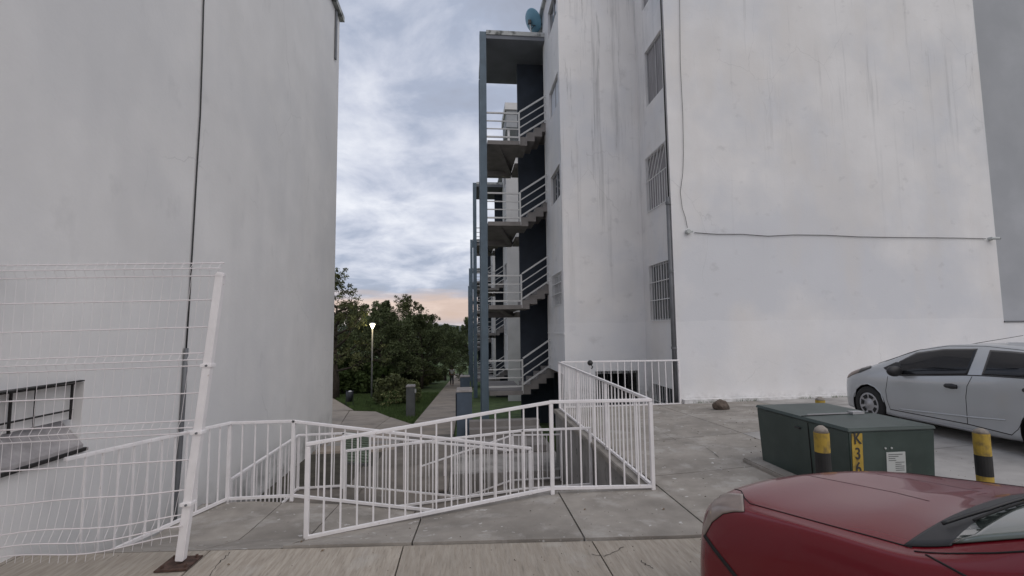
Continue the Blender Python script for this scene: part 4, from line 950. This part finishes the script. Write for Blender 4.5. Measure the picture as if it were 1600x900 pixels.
for _ in range(1500):
    x, y = rs.uniform(-3, 6.0), rs.uniform(3.4, 10.4)
    if x < XW and y > YAl(min(x, A1.x)): continue
    z = -.020 if y < kerbY(min(x, 1.8)) else (zapron(x, y) if x < XW else zlot(x, y)); q = rs.uniform(.003, .010)*(1 if rs.random() < .93 else 1.8)
    v = [(x+rs.uniform(-q, q), y+rs.uniform(-q, q), z-.001), (x+q, y, z-.001), (x-q*.3, y+q, z-.001), (x+rs.uniform(-q, q)*.4, y+q*.3, z+q*.8)]
    gm.add(v, [(0, 1, 3), (1, 2, 3), (2, 0, 3), (0, 2, 1)])
tag(obj('grit', gm, 'oldcon'), 'scattered grit and crumbs of mortar on the paving', 'grit', kind='stuff')
lm = MB(); rs = random.Random(31)
for _ in range(46):
    x, y = rs.uniform(-2.6, 5.5), rs.uniform(4.0, 10.2)
    if x < XW and y > YAl(min(x, A1.x)): continue
    z = (zapron(x, y) if x < XW else zlot(x, y)) if y > kerbY(min(x, 1.8)) else -.02; a = rs.uniform(0, 6.28); q = rs.uniform(.012, .024); ca, sa = math.cos(a)*q, math.sin(a)*q
    lm.add([(x-ca, y-sa, z+.003), (x-sa*.45, y+ca*.45, z+.010), (x+ca, y+sa, z+.005), (x+sa*.45, y-ca*.45, z+.009)], [(0, 1, 2, 3)])
tag(obj('fallen_leaves', lm, mat('dry leaf', (.13, .08, .035), .8)), 'few dry leaves blown over the paving', 'leaves', kind='stuff')

# person walking down the avenue
pg = Vector((at(706, 580, Y=44).x, 44, zlow(44)+.02))
pt = thing('person', pg, 'person in a white top and dark trousers walking far down the avenue', 'person')
def skin_body(name, joints, edges, mt, par):
    me = bpy.data.meshes.new(name); me.from_pydata([tuple(Vector(j_[:3])) for j_ in joints], edges, []); o = bpy.data.objects.new(name, me); COL.objects.link(o)
    sk_ = o.modifiers.new('skin', 'SKIN'); o.modifiers.new('sub', 'SUBSURF').levels = 1
    for i, j_ in enumerate(joints): me.skin_vertices[0].data[i].radius = (j_[3], j_[3])
    me.skin_vertices[0].data[0].use_root = True
    dg = bpy.context.evaluated_depsgraph_get(); dg.update(); m2 = bpy.data.meshes.new_from_object(o.evaluated_get(dg)); bpy.data.objects.remove(o)
    m2.materials.clear(); m2.materials.append(M[mt]); o = bpy.data.objects.new(name, m2); COL.objects.link(o); o.parent = par; return o
J = [(0, 0, .92, .13), (0, 0, 1.15, .13), (0, 0, 1.40, .14), (0, 0, 1.50, .055), (0, 0, 1.58, .085), (0, 0, 1.68, .085), (.17, 0, 1.40, .055), (.24, .03, 1.14, .042), (.25, -.06, .90, .032), (-.17, 0, 1.40, .055), (-.24, -.03, 1.14, .042), (-.25, .08, .90, .032),
     (.09, 0, .88, .085), (.10, -.08, .48, .06), (.10, .02, .08, .042), (.10, -.12, .04, .035), (-.09, 0, .88, .085), (-.10, .08, .48, .06), (-.10, .22, .10, .042), (-.10, .10, .04, .035)]
Ed = [(0, 1), (1, 2), (2, 3), (3, 4), (4, 5), (2, 6), (6, 7), (7, 8), (2, 9), (9, 10), (10, 11), (0, 12), (12, 13), (13, 14), (14, 15), (0, 16), (16, 17), (17, 18), (18, 19)]
bd = skin_body('body', J, Ed, 'skin', pt)
skin_body('shirt', [(0, 0, .98, .165), (0, 0, 1.2, .155), (0, 0, 1.42, .155), (.17, 0, 1.40, .07), (.23, .02, 1.2, .06), (-.17, 0, 1.40, .07), (-.23, -.02, 1.2, .06)], [(0, 1), (1, 2), (2, 3), (3, 4), (2, 5), (5, 6)], 'shirt', pt)
skin_body('trousers', [(0, 0, .94, .15), (.09, 0, .86, .10), (.10, -.08, .48, .075), (.10, .02, .12, .06), (-.09, 0, .86, .10), (-.10, .08, .48, .075), (-.10, .22, .14, .06)], [(0, 1), (1, 2), (2, 3), (0, 4), (4, 5), (5, 6)], 'trousers', pt)
hr = MB().lathe([(.105, -.02), (.108, .04), (.07, .11), (0, .125)], (0, 0, 1.66), 10); ho = obj('hair', hr, 'hair', None, smooth=True); ho.parent = pt

# ------------------------------------------------------------------ cars
def crom(P, f):
    n = len(P)-1; i = min(int(f), n-1); t = f-i
    p0, p1, p2, p3 = P[max(i-1, 0)], P[i], P[i+1], P[min(i+2, n)]
    return tuple(.5*((2*b)+(-a+c)*t+(2*a-5*b+4*c-d)*t*t+(-a+3*b-3*c+d)*t**3) for a, b, c, d in zip(p0, p1, p2, p3))
def hermite(S, s):
    """smooth monotone-ish interpolation of station rows by s"""
    for i in range(len(S)-1):
        if s <= S[i+1][0] or i == len(S)-2: break
    a, b = S[i], S[i+1]; h = b[0]-a[0]; t = max(0, min(1, (s-a[0])/h)); out = []
    for k in range(1, len(a)):
        def slope(j):
            if j <= 0 or j >= len(S)-1: return None
            d0 = (S[j][k]-S[j-1][k])/(S[j][0]-S[j-1][0]); d1 = (S[j+1][k]-S[j][k])/(S[j+1][0]-S[j][0])
            return 0 if d0*d1 <= 0 else 2*d0*d1/(d0+d1)
        sec = (b[k]-a[k])/h; m0 = slope(i); m1 = slope(i+1); m0 = sec*1.5 if m0 is None else m0; m1 = sec*1.5 if m1 is None else m1
        out.append((2*t**3-3*t*t+1)*a[k]+(t**3-2*t*t+t)*h*m0+(-2*t**3+3*t*t)*b[k]+(t**3-t*t)*h*m1)
    return out
def build_car(name, label, S, nose, bow, paint, wheels, wr_, frame, hubn, extra):
    """S rows: s, z sill, w max, z of max, w belt, z belt, w roof edge, z roof edge, z centre.  frame: world matrix (x forward->-s)"""
    t = bpy.data.objects.new(name, None); COL.objects.link(t); t.matrix_world = frame; tag(t, label, 'car'); ORG[t.name] = {'ox': (0, 0, 0)}
    L = S[-1][0]; NS = 110; prof = []; seg = [3, 3, 4, 7, 9, 6, 7]
    ss = sorted(set([L*(i/NS) for i in range(NS+1)]+[.01, .03, L-.01, L-.03]))
    for s in ss:
        zs2, wm, zm, wb, zb2, wr2, zr, zc = hermite(S, s)
        P = [(0, zs2), (wm*.88, zs2), (wm*.985, zs2+(zm-zs2)*.35), (wm, zm), (wb, zb2), (wr2, zr), (wr2*.62, zr+(zc-zr)*.72), (0, zc)]
        row = []
        for k, n_ in enumerate(seg):
            for q in range(n_):
                row.append(crom(P, k+q/n_))
        row.append(P[-1]); row = [(max(0, y), z) for y, z in row]
        prof.append(row)
    NT = len(prof[0]); bm = bmesh.new(); grid = []
    for i, s in enumerate(ss):
        line = []
        for sgn in (1, -1):
            rr_ = []
            for (y, z) in prof[i]:
                off = nose(s)*(y/.85)**2.2 - bow(s)*(1-min(1, y/.72)**2)
                rr_.append(bm.verts.new((s+off, y*sgn, z)))
            line.append(rr_)
        grid.append(line)
    for sd in (0, 1):
        for i in range(len(ss)-1):
            for j_ in range(NT-1):
                q = (grid[i][sd][j_], grid[i+1][sd][j_], grid[i+1][sd][j_+1], grid[i][sd][j_+1])
                bm.faces.new(q if sd else q[::-1])
        for i, rev in ((0, 0), (len(ss)-1, 1)):
            for j_ in range(1, NT-1):
                # fan across the end, closing towards the centre line
                pass
    for i in (0, len(ss)-1):
        ring = grid[i][0]+grid[i][1][::-1][1:-1]
        bm.faces.new(ring)
    bmesh.ops.remove_doubles(bm, verts=bm.verts, dist=1e-4); bmesh.ops.recalc_face_normals(bm, faces=bm.faces)
    me = bpy.data.meshes.new('body'); bm.to_mesh(me); bvh = BVHTree.FromBMesh(bm); bm.free()
    me.materials.append(M[paint]); me.polygons.foreach_set('use_smooth', [True]*len(me.polygons))
    # open the wheel housings: drop the faces inside each circle and snap the rim to it
    bm = bmesh.new(); bm.from_mesh(me); ra = wr_*1.12
    for (ws, wy, wz) in wheels:
        ins = [v for v in bm.verts if abs(v.co.y) > .45 and math.hypot(v.co.x-ws, v.co.z-wz) < ra]
        near = set(); insS = set(ins)
        for v in ins:
            for f_ in v.link_faces:
                for o_ in f_.verts:
                    if o_ not in insS and abs(o_.co.y) > .45: near.add(o_)
        bmesh.ops.delete(bm, geom=ins, context='VERTS')
        for v in near:
            if v.is_valid:
                dx_, dz_ = v.co.x-ws, v.co.z-wz; d_ = math.hypot(dx_, dz_); v.co.x = ws+dx_/d_*ra; v.co.z = wz+dz_/d_*ra
    bm.to_mesh(me); bm.free(); body = bpy.data.objects.new('body', me); COL.objects.link(body); body.parent = t; ORG[body.name] = {'ox': (0, 0, 0)}
    def side(s, z, sg=1):
        h = bvh.ray_cast(Vector((s, 2*sg, z)), Vector((0, -sg, 0))); return (h[0], h[1]) if h[0] else (Vector((s, .7*sg, z)), Vector((0, sg, 0)))
    def top(s, y):
        h = bvh.ray_cast(Vector((s, y, 3)), Vector((0, 0, -1))); return (h[0], h[1]) if h[0] else (Vector((s, y, .8)), Vector((0, 0, 1)))
    def front(y, z):
        h = bvh.ray_cast(Vector((-1, y, z)), Vector((1, 0, 0))); return (h[0], h[1]) if h[0] else (Vector((0, y, z)), Vector((-1, 0, 0)))
    def panel(nm, fn, A, B, mt, n=22, m_=10, off=.006, par=None, thick=True):
        """A,B: matching polylines (lower, upper) of surface coordinates; fn evaluates the body surface"""
        mb = MB()
        for i in range(n+1):
            a = plerp(A, i/n); b = plerp(B, i/n)
            for j_ in range(m_+1):
                u = (a[0]+(b[0]-a[0])*j_/m_, a[1]+(b[1]-a[1])*j_/m_); p, nn_ = fn(*u); mb.v.append(tuple(p+nn_*off))
        for i in range(n):
            for j_ in range(m_): k = i*(m_+1)+j_; mb.f.append((k, k+1, k+m_+2, k+m_+1))
        o = obj(nm, mb, mt, par or t, smooth=True, fix=True)
        if thick: sdm = o.modifiers.new('s', 'SOLIDIFY'); sdm.thickness = .005; sdm.offset = -1
        return o
    def line(nm, fn, P, mt, r=.005, off=.0, par=None, n=40, n_s=6):
        pts = []
        for i in range(n+1):
            p, nn_ = fn(*plerp(P, i/n)); pts.append(p+nn_*off)
        return obj(nm, MB().tube(pts, r, n_s), mt, par or t, smooth=True)
    # wheels
    for (ws, wy, wz) in wheels:
        for sg in (1, -1):
            c = (ws, wy*sg, wz); wd = .085
            prof_t = [(wr_*.66, -wd), (wr_*.86, -wd*1.05), (wr_*.97, -wd*.8), (wr_, -wd*.5), (wr_, wd*.5), (wr_*.97, wd*.8), (wr_*.86, wd*1.05), (wr_*.66, wd)]
            wo_ = obj('wheel', MB().lathe(prof_t, c, 40, 'y'), 'rubber', t, smooth=True)
            f = sg; hb_ = MB().lathe([(0, f*wd*.92), (wr_*.14, f*wd*.92), (wr_*.2, f*wd*.75), (wr_*.5, f*wd*.86), (wr_*.60, f*wd*.98), (wr_*.66, f*wd*.9), (wr_*.66, f*wd*.3)], c, 40, 'y')
            obj('wheel_cover', hb_, 'hub', wo_, smooth=True)
            hl = MB()
            for k in range(hubn):
                an = 2*math.pi*k/hubn+.3; cx_, cz_ = c[0]+math.cos(an)*wr_*.44, c[2]+math.sin(an)*wr_*.44
                rv = Vector((math.cos(an), 0, math.sin(an))); tv = Vector((-math.sin(an), 0, math.cos(an))); p = Vector((cx_, c[1]+f*wd*.885, cz_)); w1, w2_, h_ = wr_*.10, wr_*.16, wr_*.09
                vs = [p-rv*h_-tv*w1, p-rv*h_+tv*w1, p+rv*h_+tv*w2_, p+rv*h_-tv*w2_]; yy_ = Vector((0, f*.006, 0)); hl.hexa(vs+[v+yy_ for v in vs])
            obj('cover_slots', hl, 'rubber', wo_)
            obj('wheel_housing', MB().lathe([(wr_*1.12, -.10), (wr_*1.12, .155)], (ws, (wy-.03)*sg, wz), 32, 'y').add(*cyl(ws, wz, wr_*1.12, (wy-.17)*sg, (wy-.165)*sg)), 'seam', t)
    global CAST
    CAST = bvh.ray_cast
    extra(t, side, top, front, panel, line)
    return t
def cyl(cs_, cz_, r, y0, y1, n=40):
    v = []; 
    for y in (y0, y1):
        for k in range(n): a = 2*math.pi*k/n; v.append((cs_+math.cos(a)*r, y, cz_+math.sin(a)*r))
    f = [tuple(range(n)), tuple(range(2*n-1, n-1, -1))]+[(k, k+n, (k+1) % n+n, (k+1) % n) for k in range(n)]
    return v, f
def plerp(P, f):
    n = len(P)-1; x = f*n; i = min(int(x), n-1); t = x-i; return (P[i][0]+(P[i+1][0]-P[i][0])*t, P[i][1]+(P[i+1][1]-P[i][1])*t)
def frame_for(front, heading):
    """local +x goes to the rear, +y is the side facing the camera (left), heading = world angle of the nose direction"""
    f = Vector((math.cos(heading), math.sin(heading), 0)); xr = -f; zv = Vector((0, 0, 1)); yv_ = Vector((-f.y, f.x, 0))
    mtx = Matrix.Identity(4)
    for i in range(3): mtx[i][0], mtx[i][1], mtx[i][2], mtx[i][3] = xr[i], yv_[i], zv[i], front[i]
    return mtx
# local axes: x rearward, y to the car's left, z up  (left-handed order is avoided by y = left)
def mirror_fix(mx):  # x rear, y left, z up has x cross y = -(f cross left) = -z, so flip handedness by using y = right
    for i in range(3): mx[i][1] = -mx[i][1]
    return mx
# the side facing the camera is then local -y
LS = -1
# silver hatchback
Ssil = [(0, .28, .50, .40, .48, .50, .42, .55, .56), (.05, .20, .66, .42, .64, .57, .54, .64, .66), (.18, .17, .75, .45, .72, .66, .60, .74, .77), (.42, .15, .78, .48, .75, .745, .62, .815, .855),
        (.72, .15, .795, .50, .765, .80, .66, .88, .93), (1.05, .15, .80, .52, .77, .82, .64, .99, 1.04), (1.45, .15, .80, .54, .77, .85, .56, 1.15, 1.20), (1.9, .15, .80, .56, .77, .88, .54, 1.23, 1.285),
        (2.4, .15, .80, .58, .77, .93, .53, 1.25, 1.31), (2.9, .16, .80, .60, .77, .98, .52, 1.23, 1.29), (3.25, .18, .79, .60, .75, 1.0, .50, 1.15, 1.24), (3.5, .24, .76, .58, .71, .9, .52, 1.0, 1.06), (3.6, .32, .68, .54, .62, .75, .5, .83, .85)]
def make_cp(t):
    W2L = t.matrix_world.inverted(); eye = W2L @ Vector((0, 0, EYE))
    def cp(px, py):
        # photograph pixel carried onto the body surface (measuring aid)
        d = fw + rt*((px-800)/F) + up*((450-py)/F); h = CAST(eye, (W2L.to_3x3() @ d).normalized())
        return (h[0], h[1]) if h[0] else (Vector((0, 0, .5)), Vector((0, 0, 1)))
    return cp
def ball(nm, c, r3, mt, par):
    mm_ = bmesh.new(); bmesh.ops.create_uvsphere(mm_, u_segments=24, v_segments=14, radius=1)
    for v in mm_.verts: v.co = Vector((v.co.x*r3[0]+c[0], v.co.y*r3[1]+c[1], v.co.z*r3[2]+c[2]))
    me_ = bpy.data.meshes.new(nm); mm_.to_mesh(me_); mm_.free(); me_.materials.append(M[mt]); me_.polygons.foreach_set('use_smooth', [True]*len(me_.polygons)); o = bpy.data.objects.new(nm, me_); COL.objects.link(o); o.parent = par; return o
def sil_extra(t, side, top, front, panel, line):
    cp = make_cp(t); sg = LS
    w1 = panel('side_window', cp, [(1404, 585.5), (1440, 586), (1475, 586), (1511.5, 585.5)], [(1405, 565), (1432, 551), (1475, 545.5), (1528, 545)], 'tint', n=30, m_=14, off=.004)
    w2 = panel('side_window', cp, [(1534, 586), (1567, 588), (1600, 590), (1650, 594)], [(1547, 547), (1580, 549), (1610, 552), (1640, 557)], 'tint', n=24, m_=12, off=.004)
    panel('quarter_trim', cp, [(1381, 575.5), (1391, 583), (1398, 586), (1407, 586)], [(1381, 574.5), (1391, 570), (1400, 566), (1406, 566)], 'plastic', off=.005)
    line('window_trim', cp, [(1398, 586.6), (1440, 586.8), (1511, 586.3), (1534, 587), (1600, 591), (1650, 595)], 'plastic', .007, par=w1)
    line('roof_gutter', cp, [(1384, 565), (1410, 555.5), (1437, 547), (1483, 540.5), (1540, 541), (1600, 547.5)], 'seam', .004, par=w1)
    line('door_seam', cp, [(1387, 588), (1384, 610), (1386, 625), (1391, 639)], 'seam', .0035)
    line('door_seam', cp, [(1519, 588), (1511, 603), (1509, 620), (1512, 662)], 'seam', .0035)
    line('door_seam', cp, [(1391, 639.5), (1512, 662.6), (1581, 679.7)], 'seam', .006)
    line('door_seam', cp, [(1581, 679.7), (1591, 671), (1603, 650), (1618, 620), (1632, 600)], 'seam', .0035)
    line('body_crease', cp, [(1405, 639), (1471, 646.7), (1530, 653), (1571, 656.5)], 'silver', .012, off=-.004)
    line('sill_trim', cp, [(1392, 646), (1512, 671), (1590, 689)], 'hub', .006)
    for hx, hy in ((1486, 603.5), (1612, 611)):
        p, n_ = cp(hx, hy); h_o = obj('door_handle', MB().lathe([(0, -.085), (.02, -.075), (.028, -.04), (.028, .04), (.02, .075), (0, .085)], p+n_*.012, 12, 'x'), 'plastic', t, smooth=True)
        obj('handle_recess', MB().lathe([(0, -.1), (.035, -.08), (.042, 0), (.035, .08), (0, .1)], p-n_*.022, 12, 'x'), 'seam', h_o, smooth=True)
    p, n_ = cp(1411, 582); ball('wing_mirror', p+V(-.02, sg*.12, .02), (.065, .12, .08), 'plastic', t)
    hl = panel('headlight', cp, [(1322, 592), (1330, 587), (1345, 581), (1358, 576)], [(1322.5, 588), (1328, 578), (1338, 573), (1359, 571.5)], 'lens', off=.006)
    panel('lamp_bezel', cp, [(1341, 583), (1350, 579.5), (1361, 575)], [(1347, 574), (1354, 572.6), (1362, 572)], 'lens_dark', off=.009, par=hl)
    line('wheel_lip', lambda a, b: side(a, b, sg), [(.48, .36), (.52, .49), (.63, .575), (.77, .61), (.91, .575), (1.02, .49), (1.06, .36)], 'silver', .008)
    for q in (LS, -LS):
        panel('tail_light', lambda a, b, q=q: side(a, b, q), [(3.36, .75), (3.44, .75)], [(3.28, 1.0), (3.34, 1.0)], mat('tail lamp', (.3, .01, .01), .2) if 'tail lamp' not in bpy.data.materials else bpy.data.materials['tail lamp'])
    sd = lambda s, z: side(s, z, -LS)
    panel('side_window', sd, [(1.0, .84), (1.5, .87), (2.05, .91)], [(1.0, .93), (1.5, 1.12), (2.0, 1.20)], 'tint'); panel('side_window', sd, [(2.15, .92), (2.5, .95), (2.85, .99)], [(2.15, 1.21), (2.5, 1.21), (2.85, 1.16)], 'tint')
    panel('headlight', sd, [(.20, .58), (.30, .63), (.40, .70), (.50, .75)], [(.19, .65), (.28, .72), (.38, .77), (.52, .78)], 'lens', off=.008)
    line('door_seam', sd, [(.98, .84), (.97, .6), (1.06, .25)], 'seam', .004); line('door_seam', sd, [(2.1, .9), (2.08, .25)], 'seam', .004)
    panel('windscreen', top, [(.80, -.60), (.80, 0), (.80, .60)], [(1.45, -.5), (1.43, 0), (1.45, .5)], 'shield')
    panel('grille', front, [(-.4, .32), (0, .31), (.4, .32)], [(-.42, .44), (0, .46), (.42, .44)], 'plastic')
    p, n_ = top(1.62, 0); obj('antenna', MB().tube([p, p+V(.80, 0, .16)], [.005, .003], 6), 'plastic', t)
    for y_ in (-.15, .15): obj('side_lamp', MB().lathe([(0, -.01), (.03, 0), (.03, .02)], (.02, y_, .3), 10, 'x'), 'plastic', t)
SX = 6.5+.80
fr1 = mirror_fix(frame_for(Vector((SX, 8.06, .225)), R(90)))
build_car('parked_car', 'silver hatchback parked nose to the gable, side on at the right edge', Ssil,
          lambda s: .32*math.exp(-s/.22), lambda s: .16*math.exp(-((s-.85)/.35)**2), 'silver', [(.77, .715, .285), (3.22, .715, .285)], .285, fr1, 7, sil_extra)

# red car close to the camera
Sred = [(0, .26, .55, .44, .53, .54, .46, .58, .60), (.05, .20, .70, .45, .68, .60, .58, .655, .68), (.16, .18, .82, .46, .755, .67, .64, .735, .765), (.40, .17, .865, .50, .80, .755, .68, .82, .855),
        (.80, .17, .865, .53, .815, .82, .70, .875, .91), (1.15, .17, .86, .56, .82, .87, .72, .92, .965), (1.42, .17, .86, .57, .82, .90, .715, .95, 1.0), (1.80, .18, .86, .58, .82, .925, .66, 1.10, 1.17), (2.30, .18, .86, .58, .82, .94, .57, 1.34, 1.40),
        (2.6, .18, .86, .6, .82, .96, .55, 1.40, 1.46), (3.1, .18, .86, .6, .82, .98, .55, 1.34, 1.40), (3.65, .2, .85, .6, .80, .99, .64, 1.04, 1.10), (4.15, .24, .82, .6, .77, .94, .62, .99, 1.02), (4.3, .34, .72, .58, .68, .80, .55, .85, .87)]
def red_extra(t, side, top, front, panel, line):
    for sg in (LS, -LS):
        sd = lambda s, z, sg=sg: side(s, z, sg)
        tp_ = lambda s, y, sg=sg: top(s, y*sg)
        if sg == LS:
            cp = make_cp(t)
            hl = panel('headlight', cp, [(1101, 838), (1113, 816), (1130, 803), (1146, 800), (1163, 800)], [(1099, 826), (1109, 797), (1119, 778), (1136, 771), (1161, 773)], 'lens', off=.005, n=24)
            line('lamp_edge', cp, [(1101, 838), (1113, 816), (1130, 803), (1146, 800), (1163, 800), (1162, 786), (1161, 773), (1136, 771), (1119, 778), (1109, 797), (1099, 826)], 'seam', .003, par=hl, n=60)
            line('bonnet_seam', cp, [(1126, 767), (1144, 763), (1158, 767), (1164, 779), (1172, 787), (1300, 822), (1360, 838), (1425, 856)], 'seam', .0035, n=70)
            line('bonnet_crease', cp, [(1253, 741), (1350, 760), (1400, 770), (1452, 783)], 'seam', .0035, off=-.002)
            line('bonnet_crease', cp, [(1370, 741), (1450, 753), (1531, 768)], 'seam', .003, off=-.002)
            line('bumper_seam', cp, [(1102, 838), (1114, 855), (1132, 878), (1152, 903), (1168, 930)], 'seam', .012)
            line('fender_seam', cp, [(1447, 867), (1475, 882), (1512, 902), (1540, 925)], 'seam', .004)
        else:
            hl = panel('headlight', sd, [(.30, .60), (.40, .625), (.52, .655), (.64, .70)], [(.34, .70), (.44, .735), (.54, .765), (.65, .785)], 'lens', off=.006, n=24)
            line('bonnet_seam', tp_, [(.16, .30), (.17, .55), (.30, .675), (.6, .69), (1.0, .72), (1.42, .735)], 'seam', .0045, n=60)
            line('fender_seam', sd, [(1.52, .93), (1.47, .80), (1.32, .60), (1.25, .30)], 'seam', .005)
        line('window_trim', sd, [(1.70, .935), (1.95, .95), (2.4, .965), (3.2, .985)], 'plastic', .005)
        panel('side_window', sd, [(1.78, .955), (2.1, .965), (2.45, .97)], [(1.80, 1.04), (2.1, 1.20), (2.43, 1.34)], 'tint')
        panel('side_window', sd, [(2.52, .975), (2.8, .985), (3.2, 1.0)], [(2.51, 1.345), (2.8, 1.34), (3.15, 1.22)], 'tint')
        line('door_seam', sd, [(2.40, .96), (2.40, .6), (2.36, .25)], 'seam', .004)
        line('pillar_trim', lambda s, y, sg=sg: top(s, y*sg), [(1.47, .735), (1.7, .705), (1.9, .66), (2.25, .60)], 'seam', .004)
        p, n_ = sd(1.92, 1.0); mm_ = bmesh.new(); bmesh.ops.create_uvsphere(mm_, u_segments=20, v_segments=12, radius=1)
        for v in mm_.verts: v.co = Vector((v.co.x*.07+p.x+.05, v.co.y*.11+p.y+sg*.14, v.co.z*.07+p.z+.02))
        me_ = bpy.data.meshes.new('wing_mirror'); mm_.to_mesh(me_); mm_.free(); me_.materials.append(M['red']); me_.polygons.foreach_set('use_smooth', [True]*len(me_.polygons)); o = bpy.data.objects.new('wing_mirror', me_); COL.objects.link(o); o.parent = t
    panel('windscreen', top, [(1.56, -.67), (1.50, 0), (1.56, .67)], [(2.26, -.55), (2.22, 0), (2.26, .55)], 'shield', n=30, off=.008)
    cw = panel('cowl', top, [(1.42, -.71), (1.40, 0), (1.42, .71)], [(1.56, -.68), (1.50, 0), (1.56, .68)], 'plastic', n=30, off=.006)
    for ys, ye_ in ((-.55, -.02), (.0, .56)):
        wp = line('wiper', top, [(1.47, ys), (1.54, ys+.15), (1.60, ye_)], 'plastic', .007, off=.022, n=20); line('wiper_blade', top, [(1.54, ys+.05), (1.60, ye_-.1), (1.63, ye_)], 'rubber', .005, off=.013, par=wp, n=20)
    panel('grille', front, [(-.35, .48), (0, .47), (.35, .48)], [(-.36, .56), (0, .57), (.36, .56)], 'plastic')
hd_ = R(90+13)
fr2 = mirror_fix(frame_for(Vector((2.045, 3.30, .0)), hd_))
build_car('parked_car', 'dusty red car close by at the lower right, bonnet and windscreen in view', Sred,
          lambda s: .42*math.exp(-s/.30), lambda s: .15*math.exp(-((s-1.50)/.32)**2), 'red', [(1.02, .74, .28), (3.5, .74, .28)], .28, fr2, 7, red_extra)
print('objects', len(bpy.data.objects))
